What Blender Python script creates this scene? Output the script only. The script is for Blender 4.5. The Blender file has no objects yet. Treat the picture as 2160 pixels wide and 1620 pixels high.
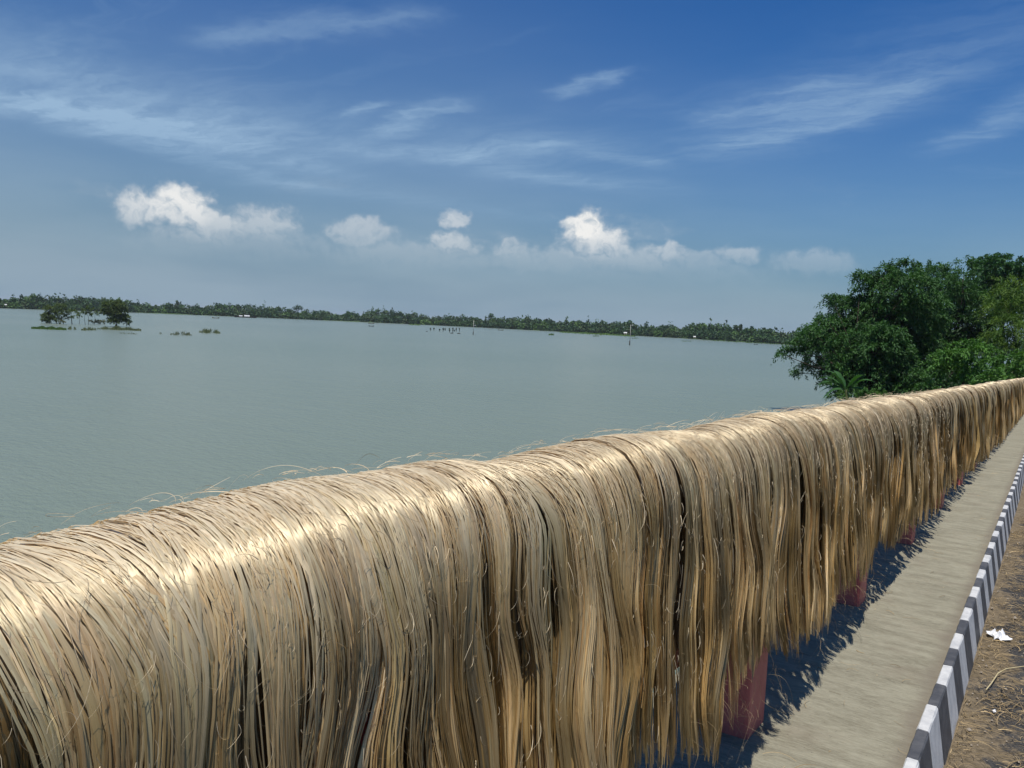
import bpy, math, random
import numpy as np
from mathutils import Matrix, Vector

random.seed(7)
rng = np.random.default_rng(11)
S = bpy.context.scene
COL = S.collection
R_ = math.radians

# ------------------------------------------------------------------ camera
CAMZ = 6.5                       # metres above the flood water
FPX = 1750.0                     # focal length in pixels of the 2160 px wide photograph
M = np.array([[0.83468605, -0.07824393, 0.54513952],
              [0.54893899, 0.0385245, -0.83497416],
              [0.04433044, 0.99618962, 0.075107]])       # camera axes in world axes
cam = bpy.data.cameras.new('camera')
cam.sensor_width = 36.0
cam.lens = 36.0 * FPX / 2160.0
cam.clip_start = 0.05
cam.clip_end = 60000.0
camo = bpy.data.objects.new('camera', cam)
COL.objects.link(camo)
camo.matrix_world = Matrix([list(M[0]) + [0], list(M[1]) + [0], list(M[2]) + [CAMZ], [0, 0, 0, 1]])
S.camera = camo


def ray(px, py):
    v = np.array([px - 1080.0, -(py - 810.0), -FPX])
    v = M @ v
    return v / np.linalg.norm(v)


def at(px, py, rng_m):
    """point seen at a place of the photograph, a given horizontal distance away"""
    r = ray(px, py)
    return np.array([0, 0, CAMZ]) + r * (rng_m / math.hypot(r[0], r[1]))


def onz(px, py, z=0.0):
    r = ray(px, py)
    return np.array([0, 0, CAMZ]) + r * ((z - CAMZ) / r[2])


# ------------------------------------------------------------------ sun, sky, exposure
SUN = Vector((0.10, -0.30, 1.0)).normalized()      # direction towards the sun
sun = bpy.data.lights.new('sun', 'SUN')
sun.energy = 5.0
sun.angle = R_(0.55)
sun.color = (1.0, 0.95, 0.87)
suno = bpy.data.objects.new('sun', sun)
COL.objects.link(suno)
suno.rotation_euler = SUN.to_track_quat('Z', 'Y').to_euler()
S.view_settings.view_transform = 'Standard'
S.view_settings.look = 'None'
S.view_settings.exposure = 0.0
S.view_settings.gamma = 1.0

W = bpy.data.worlds.new('World')
S.world = W
W.use_nodes = True


class NT:
    """small helper for node trees"""
    def __init__(s, tree):
        s.t = tree
        s.n = tree.nodes
        s.l = tree.links

    def new(s, typ, **kw):
        n = s.n.new(typ)
        for k, v in kw.items():
            setattr(n, k, v)
        return n

    def put(s, sock, v):
        if v is None:
            return
        if hasattr(v, 'is_output') or isinstance(v, bpy.types.NodeSocket):
            s.l.new(v, sock)
        else:
            sock.default_value = v

    def math(s, op, a, b=None, c=None, clamp=False):
        n = s.new('ShaderNodeMath', operation=op, use_clamp=clamp)
        s.put(n.inputs[0], a)
        s.put(n.inputs[1], b)
        s.put(n.inputs[2], c)
        return n.outputs[0]

    def vmath(s, op, a, b=None, out=0):
        n = s.new('ShaderNodeVectorMath', operation=op)
        s.put(n.inputs[0], a)
        s.put(n.inputs[1], b)
        return n.outputs[out]

    def mix(s, f, a, b, typ='MIX'):
        n = s.new('ShaderNodeMix', data_type='RGBA', blend_type=typ)
        s.put(n.inputs[0], f)
        s.put(n.inputs[6], a)
        s.put(n.inputs[7], b)
        return n.outputs[2]

    def noise(s, vec, scale, detail=4, rough=0.55, dist=0.0, out=0):
        n = s.new('ShaderNodeTexNoise')
        s.put(n.inputs['Vector'], vec)
        n.inputs['Scale'].default_value = scale
        n.inputs['Detail'].default_value = detail
        n.inputs['Roughness'].default_value = rough
        n.inputs['Distortion'].default_value = dist
        return n.outputs[out]

    def mapr(s, v, a, b, c=0.0, d=1.0, smooth=True):
        n = s.new('ShaderNodeMapRange', interpolation_type='SMOOTHSTEP' if smooth else 'LINEAR')
        s.put(n.inputs[0], v)
        for i, x in enumerate((a, b, c, d)):
            n.inputs[i + 1].default_value = x
        return n.outputs[0]

    def mapping(s, v, scale=(1, 1, 1), loc=(0, 0, 0), rot=(0, 0, 0)):
        n = s.new('ShaderNodeMapping')
        s.put(n.inputs[0], v)
        n.inputs['Location'].default_value = loc
        n.inputs['Rotation'].default_value = rot
        n.inputs['Scale'].default_value = scale
        return n.outputs[0]

    def ramp(s, f, stops):
        n = s.new('ShaderNodeValToRGB')
        s.put(n.inputs[0], f)
        e = n.color_ramp.elements
        while len(e) < len(stops):
            e.new(0.5)
        for i, (p, c) in enumerate(stops):
            e[i].position = p
            e[i].color = tuple(c) + (1,) if len(c) == 3 else c
        return n.outputs[0]


def srgb(r, g, b):
    def f(c):
        c /= 255.0
        return c / 12.92 if c <= 0.04045 else ((c + 0.055) / 1.055) ** 2.4
    return (f(r), f(g), f(b), 1.0)


def build_world():
    T = NT(W.node_tree)
    T.n.clear()
    out = T.new('ShaderNodeOutputWorld')
    bg = T.new('ShaderNodeBackground')
    sky = T.new('ShaderNodeTexSky', sky_type='NISHITA')
    sky.sun_disc = False
    sky.sun_elevation = math.asin(SUN.z)
    sky.sun_rotation = math.atan2(SUN.x, SUN.y)
    sky.altitude = 0
    sky.air_density = 1.0
    sky.dust_density = 1.2
    sky.ozone_density = 2.5
    tc = T.new('ShaderNodeTexCoord')
    d = tc.outputs['Generated']
    sep = T.new('ShaderNodeSeparateXYZ')
    T.put(sep.inputs[0], d)
    x, y, z = sep.outputs
    el = T.math('MULTIPLY', T.math('ARCSINE', z), 180 / math.pi)          # degrees
    az = T.math('MULTIPLY', T.math('ARCTAN2', x, y), 180 / math.pi)       # degrees, + to the road side
    K = 10.0      # the Background strength is 0.1: colours below are radiance x 10
    # clear sky, a shade deeper than the model gives high up
    hsv = T.new('ShaderNodeHueSaturation')
    T.put(hsv.inputs['Color'], sky.outputs[0])
    hsv.inputs['Saturation'].default_value = 1.22
    hsv.inputs['Value'].default_value = SKYV
    hsv.inputs['Hue'].default_value = 0.507
    col = T.mix(1.0, hsv.outputs[0], (0.37, 1.0, 1.50, 1), 'MULTIPLY')
    # grey-blue humid air low over the water
    azf = T.mapr(az, -85, 0, 1.0, 0.0)
    hz = T.math('MULTIPLY', T.math('POWER', 2.718, T.math('MULTIPLY', -1.0, T.math('POWER', T.math('DIVIDE', T.math('MAXIMUM', el, 0.001), T.math('ADD', 8.0, T.math('MULTIPLY', T.mapr(az, -8, -42), 4.6))), 1.4))), 0.97)
    hz2 = T.math('ADD', hz, T.math('MULTIPLY', azf, T.math('MULTIPLY', T.mapr(el, 20, 2), 0.12)), clamp=True)
    hn = T.noise(T.mapping(d, (2.0, 2.0, 9.0)), 1.6, 3)
    hcol = T.mix(T.mapr(hn, 0.3, 0.7), tuple(K * c for c in srgb(131, 155, 174)[:3]) + (1,),
                 tuple(K * c for c in srgb(145, 166, 182)[:3]) + (1,))
    col = T.mix(hz2, col, hcol)
    # ---- thin high cloud: plane coordinates, so that it foreshortens towards the horizon
    zz = T.math('ADD', T.math('MAXIMUM', z, 0.0), 0.06)
    px = T.math('DIVIDE', x, zz)
    py = T.math('DIVIDE', y, zz)
    comb = T.new('ShaderNodeCombineXYZ')
    T.put(comb.inputs[0], px)
    T.put(comb.inputs[1], py)
    P = comb.outputs[0]
    warp = T.vmath('SCALE', T.vmath('SUBTRACT', T.noise(P, 0.9, 4, 0.6, out=1), (0.5, 0.5, 0.5)), None)
    warp.node.inputs['Scale'].default_value = 1.1
    Pw = T.vmath('ADD', P, warp)

    def plane(px_, py_):
        r = ray(px_, py_)
        k = max(r[2], 0) + 0.06
        return r[0] / k, r[1] / k

    def seg(a, b, w, src):
        ax, ay = plane(*a)
        bx, by = plane(*b)
        L = math.hypot(bx - ax, by - ay)
        ux, uy = (bx - ax) / L, (by - ay) / L
        rel = T.vmath('SUBTRACT', src, (ax, ay, 0))
        t = T.vmath('DOT_PRODUCT', rel, (ux, uy, 0), out=1)
        q = T.vmath('DOT_PRODUCT', rel, (-uy, ux, 0), out=1)
        tc_ = T.math('MINIMUM', T.math('MAXIMUM', t, 0.0), L)
        dt = T.math('DIVIDE', T.math('SUBTRACT', t, tc_), w * 1.8)
        dq = T.math('DIVIDE', q, w)
        dd = T.math('ADD', T.math('MULTIPLY', dt, dt), T.math('MULTIPLY', dq, dq))
        return T.math('POWER', 2.718, T.math('MULTIPLY', dd, -1.0))

    warp2 = T.vmath('SCALE', T.vmath('SUBTRACT', T.noise(P, 2.2, 5, 0.62, out=1), (0.5, 0.5, 0.5)), None)
    warp2.node.inputs['Scale'].default_value = 0.42
    Ps = T.vmath('ADD', P, warp2)
    acc = None
    for a, b, w, s in CIRRUS:
        m = T.math('MULTIPLY', seg(a, b, w, Ps), s)
        acc = m if acc is None else T.math('ADD', acc, m)
    fib = T.noise(T.mapping(Pw, (0.55, 2.6, 1.0), rot=(0, 0, R_(28))), 1.5, 7, 0.62)
    fib2 = T.noise(T.mapping(Ps, (1.0, 3.4, 1.0), rot=(0, 0, R_(35))), 3.2, 5, 0.6)
    streak = T.math('MULTIPLY', acc, T.math('ADD', 0.45, T.math('MULTIPLY', T.mapr(fib2, 0.22, 0.78), 1.0)))
    veil = T.math('MULTIPLY', T.mapr(fib, 0.50, 0.80), T.math('MULTIPLY', T.mapr(T.noise(P, 0.45, 2), 0.4, 0.65), 0.22))
    cir = T.math('ADD', streak, veil, clamp=True)
    cir = T.math('MULTIPLY', cir, T.mapr(el, 4, 12))
    col = T.mix(T.math('MULTIPLY', cir, 0.85), col, tuple(K * c for c in srgb(158, 188, 216)[:3]) + (1,))
    # ---- cumulus low over the far shore (azimuth / elevation in degrees)
    c2 = T.new('ShaderNodeCombineXYZ')
    T.put(c2.inputs[0], az)
    T.put(c2.inputs[1], el)
    A = c2.outputs[0]
    n1 = T.noise(A, 0.9, 7, 0.6)
    nd = T.math('SUBTRACT', n1, 0.5)
    wv = T.vmath('MULTIPLY', T.vmath('SUBTRACT', T.noise(A, 0.33, 3, 0.5, out=1), (0.5, 0.5, 0.5)), (2.4, 1.2, 0))
    wv2 = T.vmath('MULTIPLY', T.vmath('SUBTRACT', T.noise(A, 1.2, 3, 0.5, out=1), (0.5, 0.5, 0.5)), (1.3, 1.0, 0))
    Aw = T.vmath('ADD', T.vmath('ADD', A, wv), wv2)
    puffs = None
    bright = None
    for bx, by, rx, ry, k in CUMULUS:
        r = ray(bx, by)
        a0 = math.degrees(math.atan2(r[0], r[1]))
        e0 = math.degrees(math.asin(r[2]))
        q = T.vmath('MULTIPLY', T.vmath('SUBTRACT', Aw, (a0, e0, 0)), (34.5 / rx, 34.5 / ry, 0))
        dl = T.vmath('LENGTH', q, out=1)
        v = T.math('SUBTRACT', 1.0, dl)
        puffs = v if puffs is None else T.math('MAXIMUM', puffs, v)
        bb = T.math('MULTIPLY', T.mapr(v, -0.7, 0.6), k)
        bright = bb if bright is None else T.math('MAXIMUM', bright, bb)
    dens = T.mapr(T.math('ADD', puffs, T.math('MULTIPLY', nd, 1.15)), -0.14, 0.46)
    # the same kind of cloud all the way round the horizon, from noise alone
    g = T.noise(T.mapping(A, (0.09, 0.26, 1.0)), 1.0, 7, 0.6)
    ring = T.math('MULTIPLY', T.mapr(g, 0.56, 0.66), T.math('MULTIPLY', T.mapr(el, 3.2, 5.5), T.mapr(el, 10.5, 7.0)))
    inview = T.math('MULTIPLY', T.mapr(az, -78, -70), T.mapr(az, 8, 0))
    ring = T.math('MULTIPLY', ring, T.math('SUBTRACT', 1.0, T.math('MULTIPLY', inview, 0.75)))
    la = T.noise(Aw, 1.1, 5, 0.6)
    lb = T.noise(T.vmath('ADD', Aw, (0.25, 0.45, 0)), 1.1, 5, 0.6)
    lump = T.math('ADD', 0.5, T.math('MULTIPLY', T.math('SUBTRACT', la, lb), 1.5))
    lump = T.math('ADD', lump, T.math('MULTIPLY', puffs, 0.45))
    cw = T.mix(T.mapr(lump, 0.15, 0.95), tuple(K * c for c in srgb(168, 184, 198)[:3]) + (1,),
               tuple(K * c for c in srgb(240, 240, 238)[:3]) + (1,))
    cmask = T.math('MULTIPLY', dens, T.math('MULTIPLY', bright, T.mapr(el, 2.5, 7.0)), clamp=True)
    cmask = T.math('MAXIMUM', cmask, T.math('MULTIPLY', ring, 0.55), clamp=True)
    col = T.mix(cmask, col, cw)
    T.put(bg.inputs[0], col)
    bg.inputs[1].default_value = 0.1
    T.l.new(bg.outputs[0], out.inputs[0])


SKYV = 0.62
CIRRUS = [((-120, 190), (250, 262), 0.17, 0.66), ((250, 262), (620, 345), 0.22, 0.50), ((-60, 110), (420, 250), 0.30, 0.42),
          ((300, 300), (620, 390), 0.11, 0.42), ((620, 390), (1100, 455), 0.20, 0.35),
          ((800, 320), (940, 330), 0.16, 0.40), ((1000, 320), (1150, 310), 0.14, 0.38),
          ((830, 272), (930, 225), 0.07, 0.40), ((1110, 370), (1260, 385), 0.18, 0.50),
          ((1190, 195), (1290, 160), 0.05, 0.42), ((1280, 335), (1350, 345), 0.10, 0.32),
          ((1540, 240), (1700, 195), 0.11, 0.30), ((1600, 295), (1880, 195), 0.16, 0.34), ((1650, 260), (1950, 130), 0.30, 0.16), ((500, 250), (1100, 300), 0.35, 0.16),
          ((500, 90), (830, 45), 0.07, 0.30), ((760, 235), (790, 225), 0.05, 0.35),
          ((2020, 300), (2200, 210), 0.09, 0.3)]
CUMULUS = [(385, 440, 85, 56, .95), (292, 436, 66, 44, .72), (440, 472, 85, 40, .66), (560, 470, 90, 46, .46),
           (760, 490, 100, 40, .42), (968, 462, 38, 26, .5), (950, 512, 75, 26, .62), (1075, 520, 60, 24, .5),
           (1230, 480, 60, 44, 1.2), (1262, 508, 95, 42, .9), (1410, 530, 60, 26, .6), (1560, 540, 65, 22, .42),
           (1710, 552, 110, 34, .30), (1470, 552, 100, 26, .34), (1170, 548, 220, 34, .34), (570, 585, 40, 20, .22),
           (500, 520, 260, 46, .26), (880, 545, 260, 36, .30), (1400, 575, 300, 40, .26), (1330, 545, 120, 36, .5)]
build_world()


# ------------------------------------------------------------------ object helpers
def tag(o, label=None, cat=None, group=None, kind=None):
    if label:
        o['label'] = label
    if cat:
        o['category'] = cat
    if group:
        o['group'] = group
    if kind:
        o['kind'] = kind
    return o


def empty(name, loc, label=None, cat=None, group=None, rz=0.0):
    o = bpy.data.objects.new(name, None)
    o.location = tuple(float(c) for c in loc)
    o.rotation_euler = (0, 0, rz)
    o.empty_display_size = 0.3
    COL.objects.link(o)
    return tag(o, label, cat, group)


def np_mesh(name, V, F, col=None, uv=None, mat=None, smooth=True):
    """V (n,3), F (m,4) quads or (m,3) triangles"""
    V = np.asarray(V, dtype=np.float32)
    F = np.asarray(F, dtype=np.int32)
    k = F.shape[1]
    me = bpy.data.meshes.new(name)
    me.vertices.add(len(V))
    me.vertices.foreach_set('co', V.ravel())
    me.loops.add(F.size)
    me.loops.foreach_set('vertex_index', F.ravel())
    me.polygons.add(len(F))
    me.polygons.foreach_set('loop_start', np.arange(0, F.size, k, dtype=np.int32))
    me.polygons.foreach_set('loop_total', np.full(len(F), k, dtype=np.int32))
    me.polygons.foreach_set('use_smooth', np.full(len(F), smooth, dtype=bool))
    if col is not None:
        a = me.color_attributes.new('tint', 'FLOAT_COLOR', 'POINT')
        c = np.ones((len(V), 4), dtype=np.float32)
        c[:, :col.shape[1]] = col
        a.data.foreach_set('color', c.ravel())
    if uv is not None:
        u = me.uv_layers.new(name='UVMap')
        u.data.foreach_set('uv', np.asarray(uv, dtype=np.float32)[F.ravel()].ravel())
    me.update(calc_edges=True)
    if mat:
        me.materials.append(mat)
    return me


def link(name, me, parent=None, loc=None):
    o = bpy.data.objects.new(name, me)
    COL.objects.link(o)
    if parent is not None:
        o.parent = parent
    if loc is not None:
        o.location = tuple(float(c) for c in loc)
    return o


class MB:
    """collects verts and faces of simple solids"""
    def __init__(s):
        s.v = []
        s.f = []

    def add(s, vs, fs):
        b = len(s.v)
        s.v += [tuple(float(c) for c in v) for v in vs]
        s.f += [tuple(b + i for i in f) for f in fs]

    def box(s, x0, x1, y0, y1, z0, z1):
        s.add([(x0, y0, z0), (x1, y0, z0), (x1, y1, z0), (x0, y1, z0), (x0, y0, z1), (x1, y0, z1), (x1, y1, z1), (x0, y1, z1)],
              [(0, 3, 2, 1), (4, 5, 6, 7), (0, 1, 5, 4), (1, 2, 6, 5), (2, 3, 7, 6), (3, 0, 4, 7)])

    def tube(s, pts, rad, n=7, cap=True):
        pts = [Vector(p) for p in pts]
        rings = []
        for i, p in enumerate(pts):
            t = (pts[min(i + 1, len(pts) - 1)] - pts[max(i - 1, 0)]).normalized()
            a = t.cross(Vector((0.31, 0.93, 0.17))).normalized()
            b = t.cross(a)
            r = rad[i] if hasattr(rad, '__len__') else rad
            rings.append([p + (a * math.cos(q) + b * math.sin(q)) * r for q in [2 * math.pi * k / n for k in range(n)]])
        vs = [v for r in rings for v in r]
        fs = []
        for i in range(len(pts) - 1):
            for k in range(n):
                fs.append((i * n + k, i * n + (k + 1) % n, (i + 1) * n + (k + 1) % n, (i + 1) * n + k))
        if cap:
            fs.append(tuple(range(n))[::-1])
            fs.append(tuple((len(pts) - 1) * n + k for k in range(n)))
        s.add(vs, fs)

    def mesh(s, name, mat, smooth=False, bevel=0.0, origin=(0, 0, 0)):
        me = bpy.data.meshes.new(name)
        o = Vector([float(c) for c in origin])
        me.from_pydata([tuple(Vector(v) - o) for v in s.v], [], s.f)
        me.materials.append(mat)
        if bevel:
            import bmesh
            bm = bmesh.new()
            bm.from_mesh(me)
            bmesh.ops.bevel(bm, geom=bm.edges[:], offset=bevel, segments=2, affect='EDGES', profile=0.6)
            bm.to_mesh(me)
            bm.free()
        if smooth:
            for p in me.polygons:
                p.use_smooth = True
        me.update()
        return me


def material(name, rough=0.7, spec=0.3):
    m = bpy.data.materials.new(name)
    m.use_nodes = True
    T = NT(m.node_tree)
    b = T.n['Principled BSDF']
    b.inputs['Roughness'].default_value = rough
    b.inputs['Specular IOR Level'].default_value = spec
    return m, T, b


def objco(T):
    return T.new('ShaderNodeTexCoord').outputs['Object']


def worldco(T):
    return T.new('ShaderNodeNewGeometry').outputs['Position']


def bump(T, b, h, strength, dist):
    n = T.new('ShaderNodeBump')
    n.inputs['Strength'].default_value = strength
    n.inputs['Distance'].default_value = dist
    T.put(n.inputs['Height'], h)
    T.l.new(n.outputs[0], b.inputs['Normal'])
    return n


# ------------------------------------------------------------------ materials
def mat_water():
    m, T, b = material('turbid_water', 0.24, 0.5)
    P = worldco(T)
    b.inputs['IOR'].default_value = 1.33
    big = T.noise(T.mapping(P, (0.012, 0.012, 0.012)), 1.0, 4, 0.6)
    c = T.mix(T.mapr(big, 0.3, 0.7), (0.156, 0.194, 0.150, 1), (0.178, 0.214, 0.170, 1))
    T.put(b.inputs['Base Color'], c)
    w1 = T.noise(T.mapping(P, (1.0, 1.9, 1.0), rot=(0, 0, R_(35))), 1.6, 5, 0.65)
    w2 = T.noise(T.mapping(P, (1.0, 2.4, 1.0), rot=(0, 0, R_(30))), 0.22, 3, 0.6)
    w3 = T.noise(T.mapping(P, (1.0, 2.0, 1.0), rot=(0, 0, R_(40))), 6.0, 2, 0.6)
    h = T.math('ADD', T.math('ADD', T.math('MULTIPLY', w1, 0.34), T.math('MULTIPLY', w2, 0.5)), T.math('MULTIPLY', w3, 0.04))
    bump(T, b, h, 0.8, 0.7)
    return m


def mat_concrete():
    m, T, b = material('brushed_concrete', 0.9, 0.2)
    P = worldco(T)
    broom = T.noise(T.mapping(P, (20.0, 130.0, 1.0), rot=(0, 0, R_(2))), 1.0, 6, 0.8, 0.1)
    band = T.noise(T.mapping(P, (3.0, 9.0, 1.0)), 1.0, 6, 0.7)
    stain = T.noise(P, 3.1, 5, 0.65)
    pit = T.noise(P, 55.0, 3, 0.7)
    c = T.mix(T.mapr(band, 0.32, 0.68), (0.165, 0.150, 0.105, 1), (0.262, 0.244, 0.178, 1))
    c = T.mix(T.math('MULTIPLY', T.mapr(broom, 0.42, 0.66), 0.45), c, (0.38, 0.36, 0.275, 1))
    c = T.mix(T.math('MULTIPLY', T.mapr(broom, 0.47, 0.30), 0.6), c, (0.14, 0.12, 0.085, 1))
    c = T.mix(T.math('MULTIPLY', T.mapr(stain, 0.50, 0.75), 0.4), c, (0.20, 0.165, 0.12, 1))
    c = T.mix(T.math('MULTIPLY', T.mapr(pit, 0.64, 0.74), 0.7), c, (0.09, 0.08, 0.065, 1))
    # darker brown towards the kerb
    sx = T.new('ShaderNodeSeparateXYZ')
    T.put(sx.inputs[0], P)
    e = T.math('ADD', sx.outputs[0], T.math('MULTIPLY', stain, 0.09))
    c = T.mix(T.math('MULTIPLY', T.mapr(e, -0.385, -0.30), 0.65), c, (0.16, 0.135, 0.105, 1))
    T.put(b.inputs['Base Color'], c)
    h = T.math('ADD', T.math('MULTIPLY', broom, 0.8), T.math('MULTIPLY', pit, 0.35))
    bump(T, b, h, 0.7, 0.006)
    return m


def mat_road():
    m, T, b = material('dusty_asphalt', 0.92, 0.2)
    P = worldco(T)
    agg = T.noise(P, 160.0, 3, 0.7)
    patch = T.noise(P, 2.6, 6, 0.62, 0.6)
    fine = T.noise(P, 22.0, 5, 0.7)
    asph = T.mix(T.mapr(agg, 0.35, 0.7), (0.026, 0.026, 0.027, 1), (0.085, 0.080, 0.074, 1))
    soil = T.mix(T.mapr(fine, 0.3, 0.7), (0.10, 0.078, 0.048, 1), (0.20, 0.155, 0.10, 1))
    sx = T.new('ShaderNodeSeparateXYZ')
    T.put(sx.inputs[0], P)
    edge = T.mapr(sx.outputs[0], -0.26, 0.02, 0.18, -0.05)
    f = T.mapr(T.math('ADD', T.math('ADD', patch, T.math('MULTIPLY', T.math('SUBTRACT', fine, 0.5), 0.35)), edge), 0.50, 0.60)
    T.put(b.inputs['Base Color'], T.mix(f, asph, soil))
    bump(T, b, T.math('ADD', agg, T.math('MULTIPLY', fine, 1.5)), 0.7, 0.006)
    return m


def mat_paint(name, c0, c1, wear=(0.3, 0.28, 0.25, 1), amt=0.5, rough=0.6, sc=9.0):
    m, T, b = material(name, rough, 0.3)
    P = worldco(T)
    n = T.noise(P, sc, 5, 0.65)
    c = T.mix(T.mapr(n, 0.3, 0.7), c0, c1)
    n2 = T.noise(P, sc * 3.3, 6, 0.72)
    c = T.mix(T.math('MULTIPLY', T.mapr(n2, 0.60, 0.68), amt), c, wear)
    T.put(b.inputs['Base Color'], c)
    bump(T, b, T.noise(P, 130.0, 3, 0.6), 0.35, 0.003)
    return m


def mat_jute(name, spec=1.0, trans=0.22):
    m, T, b = material(name, 0.47, spec)
    b.inputs['IOR'].default_value = 1.85
    at_ = T.new('ShaderNodeVertexColor', layer_name='tint')
    uvn = T.new('ShaderNodeUVMap', uv_map='UVMap')
    uv = uvn.outputs[0]
    st = T.noise(T.mapping(uv, (5.0, 480.0, 1.0)), 1.0, 4, 0.7)          # fine fibres along the strip
    st2 = T.noise(T.mapping(uv, (14.0, 1300.0, 1.0)), 1.0, 2, 0.6)
    bl = T.noise(T.mapping(uv, (9.0, 9.0, 1.0)), 1.0, 5, 0.65)
    c = at_.outputs[0]
    c = T.mix(T.math('MULTIPLY', T.mapr(st, 0.44, 0.30), 0.60), c, T.mix(1.0, c, (0.42, 0.33, 0.24, 1), 'MULTIPLY'))
    c = T.mix(T.math('MULTIPLY', T.mapr(st, 0.56, 0.74), 0.45), c, (0.80, 0.68, 0.46, 1))
    st3 = T.noise(T.mapping(uv, (3.0, 170.0, 1.0)), 1.0, 3, 0.6)
    c = T.mix(T.math('MULTIPLY', T.mapr(st3, 0.52, 0.36), 0.45), c, T.mix(1.0, c, (0.55, 0.46, 0.36, 1), 'MULTIPLY'))
    c = T.mix(T.math('MULTIPLY', T.mapr(bl, 0.60, 0.74), 0.5), c, T.mix(1.0, c, (0.55, 0.42, 0.30, 1), 'MULTIPLY'))
    T.put(b.inputs['Base Color'], c)
    b.inputs['Specular Tint'].default_value = (1.0, 0.86, 0.62, 1)
    b.inputs['Anisotropic'].default_value = 1.0
    b.inputs['Anisotropic Rotation'].default_value = 0.25
    tg = T.new('ShaderNodeTangent', direction_type='UV_MAP', uv_map='UVMap')
    T.l.new(tg.outputs[0], b.inputs['Tangent'])
    bump(T, b, T.math('ADD', st, T.math('MULTIPLY', st2, 0.6)), 0.6, 0.0012)
    tr = T.new('ShaderNodeBsdfTranslucent')
    T.put(tr.inputs[0], T.mix(1.0, c, (1.0, 0.86, 0.62, 1), 'MULTIPLY'))
    mx = T.new('ShaderNodeMixShader')
    mx.inputs[0].default_value = trans
    out = T.n['Material Output']
    T.l.new(b.outputs[0], mx.inputs[1])
    T.l.new(tr.outputs[0], mx.inputs[2])
    T.l.new(mx.outputs[0], out.inputs[0])
    return m


def mat_leaf(name, gain=1.0, trans=0.28, rough=0.62):
    m, T, b = material(name, rough, 0.35)
    at_ = T.new('ShaderNodeVertexColor', layer_name='tint')
    P = worldco(T)
    n = T.noise(P, 1.2, 4, 0.6)
    c = T.mix(T.mapr(n, 0.3, 0.7), T.mix(1.0, at_.outputs[0], (0.72, 0.78, 0.75, 1), 'MULTIPLY'),
              T.mix(1.0, at_.outputs[0], (1.25, 1.2, 1.05, 1), 'MULTIPLY'))
    T.put(b.inputs['Base Color'], c)
    tr = T.new('ShaderNodeBsdfTranslucent')
    T.put(tr.inputs[0], T.mix(1.0, c, (1.3, 1.35, 0.6, 1), 'MULTIPLY'))
    mx = T.new('ShaderNodeMixShader')
    mx.inputs[0].default_value = trans
    out = T.n['Material Output']
    T.l.new(b.outputs[0], mx.inputs[1])
    T.l.new(tr.outputs[0], mx.inputs[2])
    T.l.new(mx.outputs[0], out.inputs[0])
    return m


def mat_plain(name, c0, c1, sc=2.0, rough=0.8, spec=0.2, bm=0.0):
    m, T, b = material(name, rough, spec)
    P = worldco(T)
    n = T.noise(P, sc, 5, 0.65)
    T.put(b.inputs['Base Color'], T.mix(T.mapr(n, 0.3, 0.7), c0, c1))
    if bm:
        bump(T, b, n, 0.6, bm)
    return m


M_WATER = mat_water()
M_CONC = mat_concrete()
M_ROAD = mat_road()
M_DECK = mat_plain('grey_deck_concrete', (0.16, 0.15, 0.13, 1), (0.27, 0.25, 0.22, 1), 1.5, 0.9, 0.2, 0.01)
M_WHITE = mat_paint('white_kerb_paint', (0.42, 0.42, 0.42, 1), (0.58, 0.575, 0.56, 1), (0.30, 0.27, 0.23, 1), 0.55, 0.6, 14)
M_BLACK = mat_paint('black_kerb_paint', (0.05, 0.052, 0.058, 1), (0.095, 0.095, 0.10, 1), (0.16, 0.15, 0.13, 1), 0.45, 0.6, 14)
M_RED = mat_paint('red_post_paint', (0.44, 0.10, 0.085, 1), (0.52, 0.15, 0.12, 1), (0.40, 0.22, 0.18, 1), 0.35, 0.55, 7)
M_JUTE = mat_jute('sun_dried_jute')
M_HAIR = mat_jute('loose_jute_fibre', 0.6, 0.35)
M_STRAW = mat_jute('dry_straw', 0.3, 0.15)
M_LEAF = mat_leaf('broad_leaf')
M_FAR = mat_leaf('distant_leaf', trans=0.15, rough=0.7)
M_GRASS = mat_leaf('grass_blade', trans=0.25)
M_BARK = mat_plain('bark', (0.022, 0.018, 0.013, 1), (0.05, 0.04, 0.03, 1), 3.0, 0.9, 0.1, 0.02)
M_BANK = mat_plain('grassy_bank', (0.045, 0.075, 0.02, 1), (0.10, 0.12, 0.04, 1), 0.3, 0.95, 0.1, 0.05)
M_WOOD = mat_plain('tarred_wood', (0.022, 0.018, 0.014, 1), (0.06, 0.045, 0.03, 1), 3.0, 0.7, 0.2, 0.01)
M_TIN = mat_plain('tin_roof', (0.42, 0.43, 0.44, 1), (0.58, 0.58, 0.57, 1), 0.8, 0.45, 0.5)
M_WALL = mat_plain('mud_wall', (0.30, 0.25, 0.18, 1), (0.44, 0.38, 0.29, 1), 0.8, 0.9, 0.1)
M_POLE = mat_plain('concrete_pole', (0.34, 0.33, 0.30, 1), (0.48, 0.46, 0.42, 1), 1.5, 0.85, 0.2)
M_PAPER = mat_plain('crumpled_paper', (0.62, 0.62, 0.63, 1), (0.78, 0.78, 0.78, 1), 30.0, 0.8, 0.2, 0.004)
M_STONE = mat_plain('road_grit', (0.16, 0.13, 0.10, 1), (0.34, 0.29, 0.23, 1), 40.0, 0.9, 0.2, 0.002)

# ------------------------------------------------------------------ the ground the bridge deck follows
SLOPE = -math.tan(R_(1.610))
H_CAM = 1.45


def zdeck(y):
    y = np.asarray(y, dtype=float)
    k = np.clip((y - 34.0) / 50.0, 0, 1)
    return CAMZ - H_CAM + SLOPE * (np.minimum(y, 34.0) + 50.0 * (k - k * k / 2))


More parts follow.
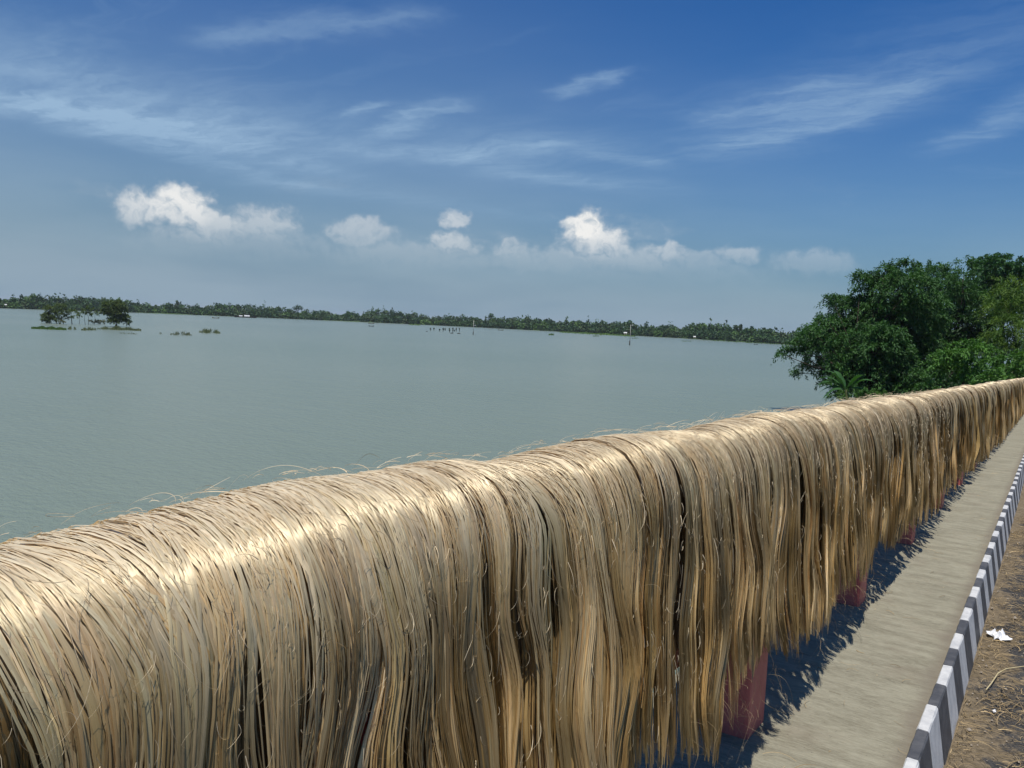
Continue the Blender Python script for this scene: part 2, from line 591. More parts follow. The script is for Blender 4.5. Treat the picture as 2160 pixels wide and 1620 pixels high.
def strip(name, prof, y0, y1, step, mat):
    """sweep a cross profile [(x, h)...] along the deck"""
    n = max(2, int((y1 - y0) / step) + 1)
    ys = np.linspace(y0, y1, n)
    zs = zdeck(ys)
    m_ = len(prof)
    V = np.zeros((n, m_, 3))
    for j, (x, h) in enumerate(prof):
        V[:, j, 0] = x
        V[:, j, 1] = ys
        V[:, j, 2] = zs + h
    I = np.arange(n * m_).reshape(n, m_)
    F = np.stack([I[:-1, :-1], I[:-1, 1:], I[1:, 1:], I[1:, :-1]], -1).reshape(-1, 4)
    return link(name, np_mesh(name, V.reshape(-1, 3), F, mat=mat, smooth=False))


# water and banks
water = link('water', np_mesh('water', [(-5000, -5000, 0), (5000, -5000, 0), (5000, 5000, 0), (-5000, 5000, 0)], [(0, 1, 2, 3)], mat=M_WATER))
tag(water, kind='structure')
# walkway slab, its outer edge and the deck below
tag(strip('walkway', [(-1.32, -0.30), (-1.32, -0.004), (-1.316, 0.0), (-0.343, 0.0), (-0.343, -0.22)], -6, 90, 0.5, M_CONC), kind='structure')
tag(strip('bridge_deck', [(-1.25, -0.301), (-1.25, -0.95), (-1.05, -1.0), (8.4, -1.0), (8.6, -0.95), (8.6, -0.12)], -8, 60, 1.0, M_DECK), kind='structure')
tag(strip('road', [(-0.36, -0.208), (-0.2, -0.208), (0.2, -0.198), (3.6, -0.14), (7.2, -0.208), (8.6, -0.208)], -8, 400, 0.5, M_ROAD), kind='structure')

# ------------------------------------------------------------------ kerb: black and white blocks
kerb = empty('kerb', (-0.32, 0, CAMZ - H_CAM))
kerb['kind'] = 'structure'
PER = 0.5765


def kerb_mesh(name, mat, seed):
    import bmesh
    r = random.Random(seed)
    mb = MB()
    L = PER / 2 - 0.004
    n = 4
    prof = [(-0.021, -0.23), (-0.021, 0.024), (-0.017, 0.030), (0.019, 0.030), (0.0245, 0.023), (0.066, -0.222)]
    vs = []
    for i in range(n + 1):
        for j, (x, h) in enumerate(prof):
            vs.append((x + r.uniform(-1, 1) * 0.0015, L * i / n, h + SLOPE * L * i / n + r.uniform(-1, 1) * 0.0015))
    m_ = len(prof)
    fs = []
    for i in range(n):
        for j in range(m_ - 1):
            a = i * m_ + j
            fs.append((a, a + 1, a + m_ + 1, a + m_))
    fs.append(tuple(range(m_)))
    fs.append(tuple(n * m_ + k for k in range(m_))[::-1])
    mb.add(vs, fs)
    return mb.mesh(name, mat)


kw = [kerb_mesh('kerb_block', M_WHITE, i) for i in range(3)]
kb = [kerb_mesh('kerb_block', M_BLACK, 10 + i) for i in range(3)]
y = 3.535 - PER * 14
i = 0
while y < 44:
    for w in (0, 1):
        yy = y + w * PER / 2
        o = link('kerb_block', (kw, kb)[w][i % 3], kerb,
                 (random.uniform(-.003, .003), yy, float(zdeck(yy)) - (CAMZ - H_CAM) + random.uniform(-.002, .003)))
        o['label'] = ('white painted kerb block', 'black painted kerb block')[w]
    y += PER
    i += 1

# ------------------------------------------------------------------ railing: red concrete posts and rails
rail = empty('bridge_railing', (-0.96, 0, CAMZ - H_CAM),
             'red painted concrete post and rail bridge railing under the hanging jute', 'railing')
pm = MB()
pm.box(-0.10, 0.10, 0, 0.22, -0.2, 1.08)
post_me = pm.mesh('post', M_RED, bevel=0.014)
YP = [3.05 + 2.13 * k for k in range(-3, 20)]
for yp in YP:
    link('post', post_me, rail, (0, yp, float(zdeck(yp)) - (CAMZ - H_CAM)))
for h, hw, hh in ((1.0, 0.075, 0.08), (0.76, 0.06, 0.06), (0.53, 0.06, 0.06)):
    for a, b_ in zip(YP[:-1], YP[1:]):
        mb = MB()
        y0, y1 = a + 0.222, b_ - 0.002
        dz0 = float(zdeck(y0)) - (CAMZ - H_CAM)
        dz1 = float(zdeck(y1)) - (CAMZ - H_CAM)
        mb.add([(-hw, y0, h - hh + dz0), (hw, y0, h - hh + dz0), (hw, y1, h - hh + dz1), (-hw, y1, h - hh + dz1),
                (-hw, y0, h + hh + dz0), (hw, y0, h + hh + dz0), (hw, y1, h + hh + dz1), (-hw, y1, h + hh + dz1)],
               [(0, 3, 2, 1), (4, 5, 6, 7), (0, 1, 5, 4), (1, 2, 6, 5), (2, 3, 7, 6), (3, 0, 4, 7)])
        link('rail', mb.mesh('rail', M_RED, bevel=0.01, origin=(0, y0, 0)), rail, (0, y0, 0))

# ------------------------------------------------------------------ the jute hung over the railing
_cp_f = np.array([(-.975, 1.205), (-.92, 1.200), (-.872, 1.180), (-.835, 1.140), (-.812, 1.08), (-.802, 1.0), (-.792, .80), (-.780, .60), (-.768, .40), (-.758, .20), (-.755, .05)])
_cp_b = np.array([(-.975, 1.205), (-1.04, 1.198), (-1.09, 1.17), (-1.125, 1.10), (-1.15, .98), (-1.175, .80), (-1.18, .60), (-1.185, .40), (-1.19, .1)])


def dens_path(cp):
    s = np.concatenate([[0], np.cumsum(np.hypot(*np.diff(cp, axis=0).T))])
    ss = np.linspace(0, s[-1], 400)
    # smooth the polyline
    x = np.interp(ss, s, cp[:, 0])
    z = np.interp(ss, s, cp[:, 1])
    k = np.hanning(21)
    k /= k.sum()
    xp = np.convolve(np.pad(x, 10, mode='reflect', reflect_type='odd'), k, 'valid')
    zp = np.convolve(np.pad(z, 10, mode='reflect', reflect_type='odd'), k, 'valid')
    return ss, xp, zp


_sf, _xf, _zf = dens_path(_cp_f)
_sb, _xb, _zb = dens_path(_cp_b)
PS = np.concatenate([-_sb[::-1], _sf[1:]])
PX = np.concatenate([_xb[::-1], _xf[1:]])
PZ = np.concatenate([_zb[::-1], _zf[1:]])
_k = np.hanning(17)
_k /= _k.sum()
PX = np.convolve(np.pad(PX, 8, mode='edge'), _k, 'valid')
PZ = np.convolve(np.pad(PZ, 8, mode='edge'), _k, 'valid')
PTX = np.gradient(PX, PS)
PTZ = np.gradient(PZ, PS)
_l = np.hypot(PTX, PTZ)
PTX, PTZ = PTX / _l, PTZ / _l


class SinNoise:
    def __init__(s, n, dim, f0, f1, seed):
        r = np.random.default_rng(seed)
        s.k = r.normal(size=(n, dim))
        s.k /= np.linalg.norm(s.k, axis=1)[:, None]
        s.fr = np.exp(r.uniform(np.log(f0), np.log(f1), n))
        s.ph = r.uniform(0, 6.28, n)
        s.am = (f0 / s.fr) ** 0.6
        s.am /= math.sqrt((s.am ** 2).sum() / 2)

    def __call__(s, *p):
        o = 0
        for i in range(len(s.fr)):
            q = sum(s.k[i, j] * p[j] for j in range(len(p)))
            o = o + s.am[i] * np.sin(q * s.fr[i] * 6.283 + s.ph[i])
        return o


N_BULK = SinNoise(9, 2, 0.6, 3.0, 1)       # thickness of the heap
N_WARP = SinNoise(12, 2, 1.5, 9.0, 2)      # how strands drift together
N_LEN = SinNoise(8, 1, 0.4, 3.0, 3)
N_SKEW = SinNoise(8, 1, 0.5, 2.5, 4)
N_COL = SinNoise(8, 1, 0.6, 5.0, 5)
N_COL2 = SinNoise(8, 1, 2.0, 14.0, 6)

PAL = np.array([(0.64, 0.49, 0.265), (0.74, 0.605, 0.37), (0.46, 0.39, 0.225), (0.59, 0.39, 0.145), (0.38, 0.225, 0.075), (0.54, 0.455, 0.25)])


def smooth01(x):
    x = np.clip(x, 0, 1)
    return x * x * (3 - 2 * x)


def surf(y, s, n, yoff):
    """point of the heap: y along the rail, s down the drape from the crest, n outward"""
    x = np.interp(s, PS, PX)
    z = np.interp(s, PS, PZ)
    tx = np.interp(s, PS, PTX)
    tz = np.interp(s, PS, PTZ)
    nx, nz = -tz, tx                      # outward normal (s grows towards the road)
    nx, nz = np.where(nx * 1 + nz * 0 > -9, nx, nx), nz
    bulk = 0.009 * N_BULK(y, s * 0.8)
    bulk = np.where(y < 1.0, bulk * np.clip(y + .6, 0, 1), bulk)
    nn = n + bulk
    yy = y + yoff
    z = z - 0.038 * smooth01((0.95 - yy) / 0.6)
    return np.stack([x + nx * nn, yy, z + nz * nn + zdeck(yy)], -1), (tx, tz), (nx, nz)


# check the outward direction once: at the crest the normal must point up
if (PTX[np.argmin(abs(PS))]) < 0:
    PTX, PTZ = PTX, PTZ

LF = _sf[-1]
H_LOW = 0.33


def lock(yc, layer, nst, spread, lw, seg, r, wst, s0=-0.62, far=False, length=None, broad=False):
    """one lock of fibres: nst flat strips that lie spread over the crest and gather below.
    returns V, F, col, uv"""
    # near the camera the ends hang a little lower, as in the photograph
    h_end = float(np.interp(yc, END_Y, END_H)) + 0.015 * float(N_LEN(np.array(yc))) + abs(r.normal()) * 0.045 - 0.01
    base_end = LF - (h_end - 0.05)
    if length is not None:
        base_end = length
    base_end = float(np.clip(base_end, 0.45, LF - 0.035))
    ends = base_end + r.normal(size=nst) * 0.016 - np.abs(r.normal(size=nst)) * 0.06 * (r.random(nst) < 0.25)
    ends = np.minimum(ends, LF - 0.02)
    start = s0 + r.normal(size=nst) * 0.05
    q = np.linspace(0, 1, seg + 1)[None, :]
    s = start[:, None] + (ends - start)[:, None] * q                      # (K, n+1)
    K = nst
    g = smooth01((s - 0.10) / 0.42)
    top = (r.random(K) - 0.5)[:, None] * spread * 2
    pos = np.linspace(-0.5, 0.5, K)[:, None] + r.normal(size=(K, 1)) * 0.05
    th = r.normal() * 0.5 + (r.normal() * 1.6) * np.clip(s, 0, 2) + 0.35 * np.sin(s * r.uniform(3, 8) + r.uniform(0, 6))
    wob = 0.006 * np.sin(s * r.uniform(5, 12) + r.uniform(0, 6)) + 0.010 * np.sin(s * r.uniform(2, 5) + r.uniform(0, 6))
    fan = 1.0 + 0.5 * np.sin(s * r.uniform(4, 9) + r.uniform(0, 6))
    endc = 1 - 0.72 * smooth01((s - base_end + 0.17) / 0.17)
    off_low = pos * lw * fan * endc * np.cos(th) + wob
    nlow = pos * lw * fan * endc * np.sin(th) * 0.7
    sk = (0.10 * N_SKEW(np.array(yc)) + r.normal() * (0.10 if broad else 0.07))
    skew = sk * np.clip(s - 0.05, -0.6, 0.16) + r.normal(size=(K, 1)) * 0.035 * np.clip(s, -0.5, 0.2)
    indiv = r.normal(size=(K, 1)) * 0.003 * np.sin(s * r.uniform(6, 15, (K, 1)) + r.uniform(0, 6, (K, 1)))
    warp = 0.026 * g * N_WARP(yc + 0 * s, s * 0.45)
    yoff = (1 - g) * top + g * off_low + skew + indiv + warp
    nrm = layer * (0.12 + 0.88 * smooth01((s - 0.02) / 0.4)) + g * nlow + r.normal(size=(K, 1)) * 0.0007 * (1 + g) + 0.0005 * (1 + g) * np.sin(s * r.uniform(8, 20, (K, 1)) + r.uniform(0, 6, (K, 1)))
    yy = np.full_like(s, yc)
    P, (tx, tz), (nx, nz) = surf(yy, s, nrm, yoff)
    wd = wst * np.exp(r.normal(size=(K, 1)) * 0.45) * (0.75 + 0.5 * np.sin(s * r.uniform(2, 7, (K, 1)) + r.uniform(0, 6, (K, 1))) ** 2)
    tip = 1 - 0.85 * smooth01((q - 0.90) / 0.10) * (r.random((K, 1)) < 0.8)
    wd = wd * tip * (0.5 + 0.5 * smooth01(q / 0.03))
    ph = r.normal(size=(K, 1)) * (0.09 + 0.10 * g) + g * (th * 0.6) + 0.25 * g * np.sin(s * r.uniform(3, 9, (K, 1)) + r.uniform(0, 6, (K, 1)))
    # side vector (along the rail, tilted about the strip) and its own normal
    sd = np.stack([np.sin(ph) * nx, np.cos(ph), np.sin(ph) * nz], -1)
    sn = np.stack([np.cos(ph) * nx, -np.sin(ph), np.cos(ph) * nz], -1)
    w3 = wd[..., None]
    curl = r.uniform(0.02, 0.10, (K, 1, 1)) + r.uniform(0.0, 0.12, (K, 1, 1)) * g[..., None]
    V = np.stack([P - sd * w3 * 0.5, P + sn * w3 * curl, P + sd * w3 * 0.5], 2)   # (K, n+1, 3, 3)
    n1 = seg + 1
    I = np.arange(K * n1 * 3).reshape(K, n1, 3)
    F = np.stack([I[:, :-1, :-1], I[:, :-1, 1:], I[:, 1:, 1:], I[:, 1:, :-1]], -1).reshape(-1, 4)
    # colour of the fibre: bleached to golden from hank to hank, barkier at the root ends, light and shade painted along the drape
    a = 0.5 + 0.22 * float(N_COL(np.array(yc))) + r.normal() * 0.38
    if layer < -0.03:
        a += 0.30
    if a < 0.35:
        c0 = PAL[1]
    elif a < 0.62:
        c0 = PAL[0]
    elif a < 0.80:
        c0 = PAL[5]
    elif a < 1.02:
        c0 = PAL[2]
    elif a < 1.25:
        c0 = PAL[3]
    else:
        c0 = PAL[4]
    c0 = 0.6 * c0 + 0.4 * PAL[r.integers(0, 6)]
    cs = c0[None, :] * np.exp(r.normal(size=(K, 1)) * 0.11) * (1 + r.normal(size=(K, 3)) * 0.012)
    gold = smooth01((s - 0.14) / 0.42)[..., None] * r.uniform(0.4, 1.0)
    pale = (0.85 * (1 - smooth01((s + 0.02) / 0.27)))[..., None]  # crest and shoulder lightened in the colour to look more sunlit
    lb = float(np.clip(r.normal() * 0.42 - 0.24, -1.1, 0.30))  # lock tone, its darkening on the lower front is painted shade
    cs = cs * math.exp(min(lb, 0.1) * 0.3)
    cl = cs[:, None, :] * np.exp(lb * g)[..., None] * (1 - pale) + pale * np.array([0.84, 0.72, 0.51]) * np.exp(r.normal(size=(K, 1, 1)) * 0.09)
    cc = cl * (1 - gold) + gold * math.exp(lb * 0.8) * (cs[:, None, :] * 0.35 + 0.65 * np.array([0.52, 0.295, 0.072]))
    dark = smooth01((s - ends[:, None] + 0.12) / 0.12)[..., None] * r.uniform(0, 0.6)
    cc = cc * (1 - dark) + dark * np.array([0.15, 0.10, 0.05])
    cc = np.repeat(cc[:, :, None, :], 3, 2).reshape(-1, 3)
    u = np.repeat(s[:, :, None], 3, 2)
    v = (np.array([0, 0.5, 1.0])[None, None, :] * wd[:, :, None] * 1.0) + (r.random((K, 1, 1)) * 40)
    v = np.broadcast_to(v, u.shape)
    return V.reshape(-1, 3), F, cc, np.stack([u.reshape(-1), v.reshape(-1)], -1)


END_Y = [1.0, 1.86, 2.29, 2.43, 2.5, 2.62, 2.95, 3.28, 3.68, 4.15, 4.65, 4.91, 5.58, 6.98, 8.24, 10.07, 13.88, 21.72]
END_H = [0.22, 0.43, 0.26, 0.28, 0.44, 0.43, 0.39, 0.34, 0.325, 0.375, 0.315, 0.375, 0.345, 0.255, 0.285, 0.265, 0.155, 0.06]


class Acc:
    def __init__(s):
        s.V, s.F, s.C, s.U, s.n = [], [], [], [], 0

    def add(s, t):
        V, F, C_, U = t
        s.V.append(V)
        s.F.append(F + s.n)
        s.C.append(C_)
        s.U.append(U)
        s.n += len(V)

    def mesh(s, name, mat, origin=None):
        V = np.concatenate(s.V)
        if origin is not None:
            V = V - np.array(origin)
        return np_mesh(name, V, np.concatenate(s.F), np.concatenate(s.C), np.concatenate(s.U), mat)


jo = np.array([-0.96, 0.0, CAMZ - H_CAM])
jute = empty('drying_jute', jo, 'long curtain of golden brown jute fibre hung over the bridge railing to dry', 'jute fibre')


def backing():
    """the dense inner mass of fibre behind the visible strips"""
    ys = np.concatenate([np.arange(-1.2, 10, 0.02), np.arange(10, 45, 0.06)])
    ss = np.linspace(-0.75, LF - 0.47, 46)
    Y, Sg = np.meshgrid(ys, ss, indexing='ij')
    fine = SinNoise(10, 2, 6, 30, 9)
    n = -0.005 - 0.066 * smooth01((Sg - 0.02) / 0.4) + 0.003 * fine(Y, Sg * 0.12)
    cut = 0.06 * N_LEN(ys)[:, None]
    Sg = Sg + (cut + 0.05 * SinNoise(6, 1, 5, 16, 12)(ys)[:, None]) * smooth01((Sg - 0.3) / 0.6)
    P, _, _ = surf(Y, Sg, n, 0)
    I = np.arange(P.shape[0] * P.shape[1]).reshape(P.shape[:2])
    F = np.stack([I[:-1, :-1], I[1:, :-1], I[1:, 1:], I[:-1, 1:]], -1).reshape(-1, 4)
    c = 0.46 - 0.22 * smooth01((Sg - 0.1) / 0.3) + 0.05 * fine(Y * 1.7 + 3, Sg * 0.1)  # darker down the front: shade of the gaps put into the colour
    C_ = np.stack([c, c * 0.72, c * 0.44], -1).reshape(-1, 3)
    U = np.stack([Sg.reshape(-1), Y.reshape(-1)], -1)
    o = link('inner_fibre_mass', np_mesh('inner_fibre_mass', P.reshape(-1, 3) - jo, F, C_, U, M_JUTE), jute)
    tag(o, kind='stuff')


backing()
# near locks, each a part of its own (the 300 that show largest)
r = np.random.default_rng(21)
locks = []
y = -0.75
while y < 44:
    near = y < 5.0
    mid = y < 11
    step = 0.0125 if near else (0.028 if mid else 0.065)
    k = r.integers(0, 3)
    layer = (-0.056, -0.020, 0.014)[k] + r.normal() * 0.006
    locks.append((y, layer, near, mid))
    y += step * r.uniform(0.4, 1.6)
near_idx = sorted([i for i, l in enumerate(locks) if l[2] and l[0] > 0.0], key=lambda i: (locks[i][1] < -0.012, locks[i][0]))[:300]
near_idx = set(near_idx)
rest = Acc()
for i, (yc, layer, near, mid) in enumerate(locks):
    lw = float(np.exp(r.normal() * 0.45)) * (0.0135 if near else 0.020 if mid else 0.038)
    if near:
        t = lock(yc, layer, int(r.integers(22, 32)), 0.026, lw, 27 if yc > 0 else 18, r, 0.0023)
    elif mid:
        t = lock(yc, layer, 14, 0.045, lw, 22, r, 0.0055, s0=-0.3)
    else:
        t = lock(yc, layer, 9, 0.09, lw, 14, r, 0.016, s0=-0.2)
    if i in near_idx:
        a = Acc()
        a.add(t)
        o = (-0.96, yc, float(zdeck(yc)) + 0.8)
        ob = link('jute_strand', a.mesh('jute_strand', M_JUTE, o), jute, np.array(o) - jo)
    else:
        rest.add(t)
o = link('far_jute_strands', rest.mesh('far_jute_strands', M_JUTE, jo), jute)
tag(o, kind='stuff')

# broad flat ribbons of bark fibre lying on the front
rb = Acc()
for k in range(250):
    yc = -0.3 + 6.5 * r.random() ** 1.3
    lw = float(np.exp(r.normal(np.log(0.023), 0.4)))
    t = lock(yc, 0.006 + 0.012 * r.random(), max(4, int(lw / 0.0026)), 0.02, lw, 32, r, 0.0036, s0=r.uniform(-0.1, 0.1), broad=True)
    rb.add(t)
o = link('bark_ribbons', rb.mesh('bark_ribbons', M_JUTE, jo), jute)
tag(o, kind='stuff')


def hairs(count, r):
    """single fibres that stand off the heap, curled and looped"""
    seg = 12
    q = np.linspace(0, 1, seg + 1)[None, :]
    K = count
    yc = -0.4 + 9.0 * r.random((K, 1)) ** 1.6
    sc = np.where(r.random((K, 1)) < 0.45, r.normal(0.05, 0.18, (K, 1)), r.uniform(0.1, LF - 0.46, (K, 1)))
    L = np.minimum(np.exp(r.normal(np.log(0.038), 0.6, (K, 1))), 0.11)
    a0 = r.uniform(0, 6.28, (K, 1))
    a0 = np.where(r.random((K, 1)) < 0.5, r.normal(0, 0.35, (K, 1)), a0)
    curv = r.normal(size=(K, 1)) * 2.2
    ang = a0 + curv * q
    ds = np.cumsum(np.cos(ang), 1) / seg * L
    dy = np.cumsum(np.sin(ang), 1) / seg * L
    lift = 0.006 + L * r.uniform(0.0, 0.24, (K, 1)) * np.sin(q * r.uniform(1.2, 3.1, (K, 1)))
    s = np.clip(sc + ds, -0.5, LF - 0.40)
    P, (tx, tz), (nx, nz) = surf(yc + 0 * s, s, lift + 0.008, dy)
    w = (0.00022 + 0.00028 * r.random((K, 1)) ** 2) * (1 + 0.35 * np.clip(yc, 0, 8)) * (1 - 0.5 * q)
    sd = np.stack([0.5 * np.ones_like(s) * nx, 0.6 + 0 * s, 0.6 * nz + 0.3], -1)
    sd /= np.linalg.norm(sd, axis=-1)[..., None]
    V = np.stack([P - sd * w[..., None], P + sd * w[..., None]], 2)
    I = np.arange(K * (seg + 1) * 2).reshape(K, seg + 1, 2)
    F = np.stack([I[:, :-1, 0], I[:, :-1, 1], I[:, 1:, 1], I[:, 1:, 0]], -1).reshape(-1, 4)
    c = np.array([0.66, 0.56, 0.40])[None, :] * np.exp(r.normal(size=(K, 1)) * 0.25)
    C_ = np.repeat(c, (seg + 1) * 2, 0)
    U = np.stack([np.repeat(s[:, :, None], 2, 2).reshape(-1), np.tile(np.array([0, .001]), K * (seg + 1))], -1)
    return V.reshape(-1, 3), F, C_, U


a = Acc()
a.add(hairs(4500, r))
tag(link('loose_fibres', a.mesh('loose_fibres', M_HAIR, jo), jute), kind='stuff')
# tangled wisps under the ends of the strands


def wisps(count, r):
    seg = 9
    q = np.linspace(0, 1, seg + 1)[None, :]
    K = count
    yc = 0.8 + 16.0 * r.random((K, 1)) ** 1.3
    x0 = -0.74 - r.random((K, 1)) * 0.10
    h0 = 0.36 + 0.06 * N_LEN(yc) * -1 + r.normal(size=(K, 1)) * 0.05
    L = np.exp(r.normal(np.log(0.10), 0.45, (K, 1)))
    x = x0 + L * (0.45 * np.sin(q * r.uniform(1, 5, (K, 1)) + r.uniform(0, 6, (K, 1))))
    yy = yc + L * (0.6 * np.sin(q * r.uniform(1, 4, (K, 1)) + r.uniform(0, 6, (K, 1))))
    h = h0 - L * q * r.uniform(0.2, 1.2, (K, 1)) + 0.3 * L * np.sin(q * r.uniform(1, 5, (K, 1)))
    h = np.maximum(h, 0.01)
    P = np.stack([x, yy, h + zdeck(yy)], -1)
    w = 0.00028 * (1 + 0.25 * yc) * (1 - 0.4 * q)
    V = np.stack([P - np.array([.5, .6, .3]) * w[..., None], P + np.array([.5, .6, .3]) * w[..., None]], 2)
    I = np.arange(K * (seg + 1) * 2).reshape(K, seg + 1, 2)
    F = np.stack([I[:, :-1, 0], I[:, :-1, 1], I[:, 1:, 1], I[:, 1:, 0]], -1).reshape(-1, 4)
    c = np.array([0.34, 0.26, 0.15])[None, :] * np.exp(r.normal(size=(K, 1)) * 0.35)
    C_ = np.repeat(c, (seg + 1) * 2, 0)
    U = np.stack([np.repeat((q * L)[:, :, None], 2, 2).reshape(-1), np.tile(np.array([0, .001]), K * (seg + 1))], -1)
    return V.reshape(-1, 3), F, C_, U


a = Acc()
a.add(wisps(900, r))
tag(link('hanging_wisps', a.mesh('hanging_wisps', M_HAIR, jo), jute), kind='stuff')

# ------------------------------------------------------------------ litter on the road


def straw(count, y0, y1, x0, x1, r, name, label, hb=-0.202, xmin=-0.245, tilt=0.008):
    seg = 6
    q = np.linspace(0, 1, seg + 1)[None, :]
    cy = r.uniform(y0, y1, 70)
    cx = x0 + (x1 - x0) * r.random(70) ** 1.5
    pick = r.integers(0, 70, count)
    K = count
    xc = (cx[pick] + r.normal(size=K) * 0.06)[:, None]
    yc = (cy[pick] + r.normal(size=K) * 0.16)[:, None]
    L = np.exp(r.normal(np.log(0.05), 0.6, (K, 1)))
    a_ = r.uniform(0, 6.28, (K, 1)) + r.normal(size=(K, 1)) * 1.2 * q
    X = np.maximum(xc + np.cumsum(np.cos(a_), 1) / seg * L, xmin)
    Y = yc + np.cumsum(np.sin(a_), 1) / seg * L
    h = hb + 0.002 + r.random((K, 1)) * 0.008 + L * 0.08 * np.sin(q * 3.1) * r.random((K, 1))
    P = np.stack([X, Y, h + zdeck(Y) + tilt * np.clip((X + .2) / .4, 0, 1)], -1)
    w = (0.0006 + 0.0016 * r.random((K, 1)) ** 3) * (1 - 0.3 * q)
    sd = np.stack([-np.sin(a_), np.cos(a_), 0.4 * np.ones_like(a_)], -1)
    V = np.stack([P - sd * w[..., None], P + sd * w[..., None]], 2)
    I = np.arange(K * (seg + 1) * 2).reshape(K, seg + 1, 2)
    F = np.stack([I[:, :-1, 0], I[:, :-1, 1], I[:, 1:, 1], I[:, 1:, 0]], -1).reshape(-1, 4)
    c = np.array([0.30, 0.225, 0.12])[None, :] * np.exp(r.normal(size=(K, 1)) * 0.4)
    C_ = np.repeat(c, (seg + 1) * 2, 0)
    U = np.stack([np.repeat((q * L)[:, :, None], 2, 2).reshape(-1), np.tile(np.array([0, .002]), K * (seg + 1))], -1)
    me = np_mesh(name, V.reshape(-1, 3), F, C_, U, M_STRAW)
    return tag(link(name, me), label, 'straw', kind='stuff')


straw(9000, 2.0, 11.0, -0.24, 0.5, r, 'straw_litter', 'dry straw and jute scraps littering the road edge beside the kerb')

straw(260, 1.8, 14.0, -0.88, -0.40, r, 'fallen_fibres', 'thin jute fibres fallen on the concrete walkway beside the hanging jute', hb=0.0, xmin=-1.2, tilt=0.0)


def pebbles():
    r = np.random.default_rng(5)
    K = 900
    base = np.array([(1, 0, 0), (-1, 0, 0), (0, 1, 0), (0, -1, 0), (0, 0, 1), (0, 0, -1)], float)
    fa = np.array([(0, 2, 4), (2, 1, 4), (1, 3, 4), (3, 0, 4), (2, 0, 5), (1, 2, 5), (3, 1, 5), (0, 3, 5)])
    x = -0.24 + 0.7 * r.random(K) ** 1.3
    y = r.uniform(1.8, 10, K)
    sz = np.exp(r.normal(np.log(0.0045), 0.5, K))
    V = base[None] * sz[:, None, None] * r.uniform(0.6, 1.3, (K, 6, 1))
    V[:, :, 2] *= 0.7
    V += np.stack([x, y, zdeck(y) - 0.202 + sz * 0.4], -1)[:, None, :]
    F = (fa[None] + 6 * np.arange(K)[:, None, None]).reshape(-1, 3)
    me = np_mesh('road_grit', V.reshape(-1, 3), F, mat=M_STONE, smooth=False)
    tag(link('road_grit', me), 'small stones and grit scattered on the dusty road edge', 'grit', kind='stuff')


pebbles()


def paper(px, py, w, l, seed, label, flat=0.35):
    r = np.random.default_rng(seed)
    rr = ray(px, py)
    h = H_CAM + 0.185
    t = -h / (rr[2] - SLOPE * rr[1])
    c = np.array([0, 0, CAMZ]) + rr * t
    n = 12
    g = np.linspace(-0.5, 0.5, n + 1)
    X, Y = np.meshgrid(g, g, indexing='ij')
    N = SinNoise(9, 2, 1.2, 4, seed)
    ridge = np.abs(N(X, Y)) * 0.28 + np.abs(N(Y + 3, X - 2)) * 0.22
    edge = 1 - 0.75 * np.clip(np.maximum(abs(X), abs(Y)) * 2, 0, 1) ** 2
    ang = 0.5
    x = (X * np.cos(ang) - Y * np.sin(ang)) * w * (1 + 0.15 * N(Y, X + 5))
    y_ = (X * np.sin(ang) + Y * np.cos(ang)) * l * (1 + 0.15 * N(X + 9, Y))
    z = ridge * edge * flat * w * 1.6 + 0.004
    I = np.arange((n + 1) ** 2).reshape(n + 1, n + 1)
    F = np.stack([I[:-1, :-1], I[1:, :-1], I[1:, 1:], I[:-1, 1:]], -1).reshape(-1, 4)
    me = np_mesh('paper_scrap', np.stack([x, y_, z], -1).reshape(-1, 3), F, mat=M_PAPER, smooth=False)
    o = link('paper_scrap', me, loc=(c[0], c[1], float(zdeck(c[1])) - 0.198))
    return tag(o, label, 'litter')


paper(2106, 1340, 0.095, 0.16, 3, 'crumpled white paper or plastic lying on the road by the kerb', 0.5)
paper(2098, 1496, 0.012, 0.035, 4, 'tiny white scrap on the dark asphalt nearest the camera', 0.3)
# a bent straw-coloured stalk lying across the road edge
mb = MB()
pts = []
for (a_, b_) in ((2080, 1455), (2092, 1440), (2105, 1420), (2122, 1411), (2150, 1407), (2185, 1402)):
    rr = ray(a_, b_)
    t = -(H_CAM + 0.18) / (rr[2] - SLOPE * rr[1])
    pts.append(tuple(np.array([0, 0, CAMZ]) + rr * t))
mb.tube(pts, [0.0025, 0.003, 0.0035, 0.0035, 0.003, 0.002], 6)
M_STALK = mat_plain('dry_stalk', (0.38, 0.30, 0.15, 1), (0.52, 0.44, 0.26, 1), 20, 0.7, 0.3)
tag(link('dry_stalk', mb.mesh('dry_stalk', M_STALK, smooth=True)), 'bent pale stalk lying across the straw litter on the road edge', 'stalk')


# ------------------------------------------------------------------ vegetation builders
def leaf_quads(P, D, Nn, L, Wd, C_, droop=0.25):
    """leaf-shaped quads folded at the middle: base P, direction D, normal Nn"""
    side = np.cross(D, Nn)
    side /= np.linalg.norm(side, axis=1)[:, None] + 1e-9
    L = L[:, None]
    Wd = Wd[:, None]
    mid = P + D * L * 0.5
    tip = P + D * L
    tip[:, 2] -= droop * L[:, 0]
    V = np.stack([P, mid + side * Wd * 0.5, tip, mid - side * Wd * 0.5], 1)
    K = len(P)
    F = (np.arange(K)[:, None] * 4 + np.array([0, 1, 2, 3])[None, :])
    return V.reshape(-1, 3), F, np.repeat(C_, 4, 0)


def unit(r, n):
    v = r.normal(size=(n, 3))
    return v / np.linalg.norm(v, axis=1)[:, None]


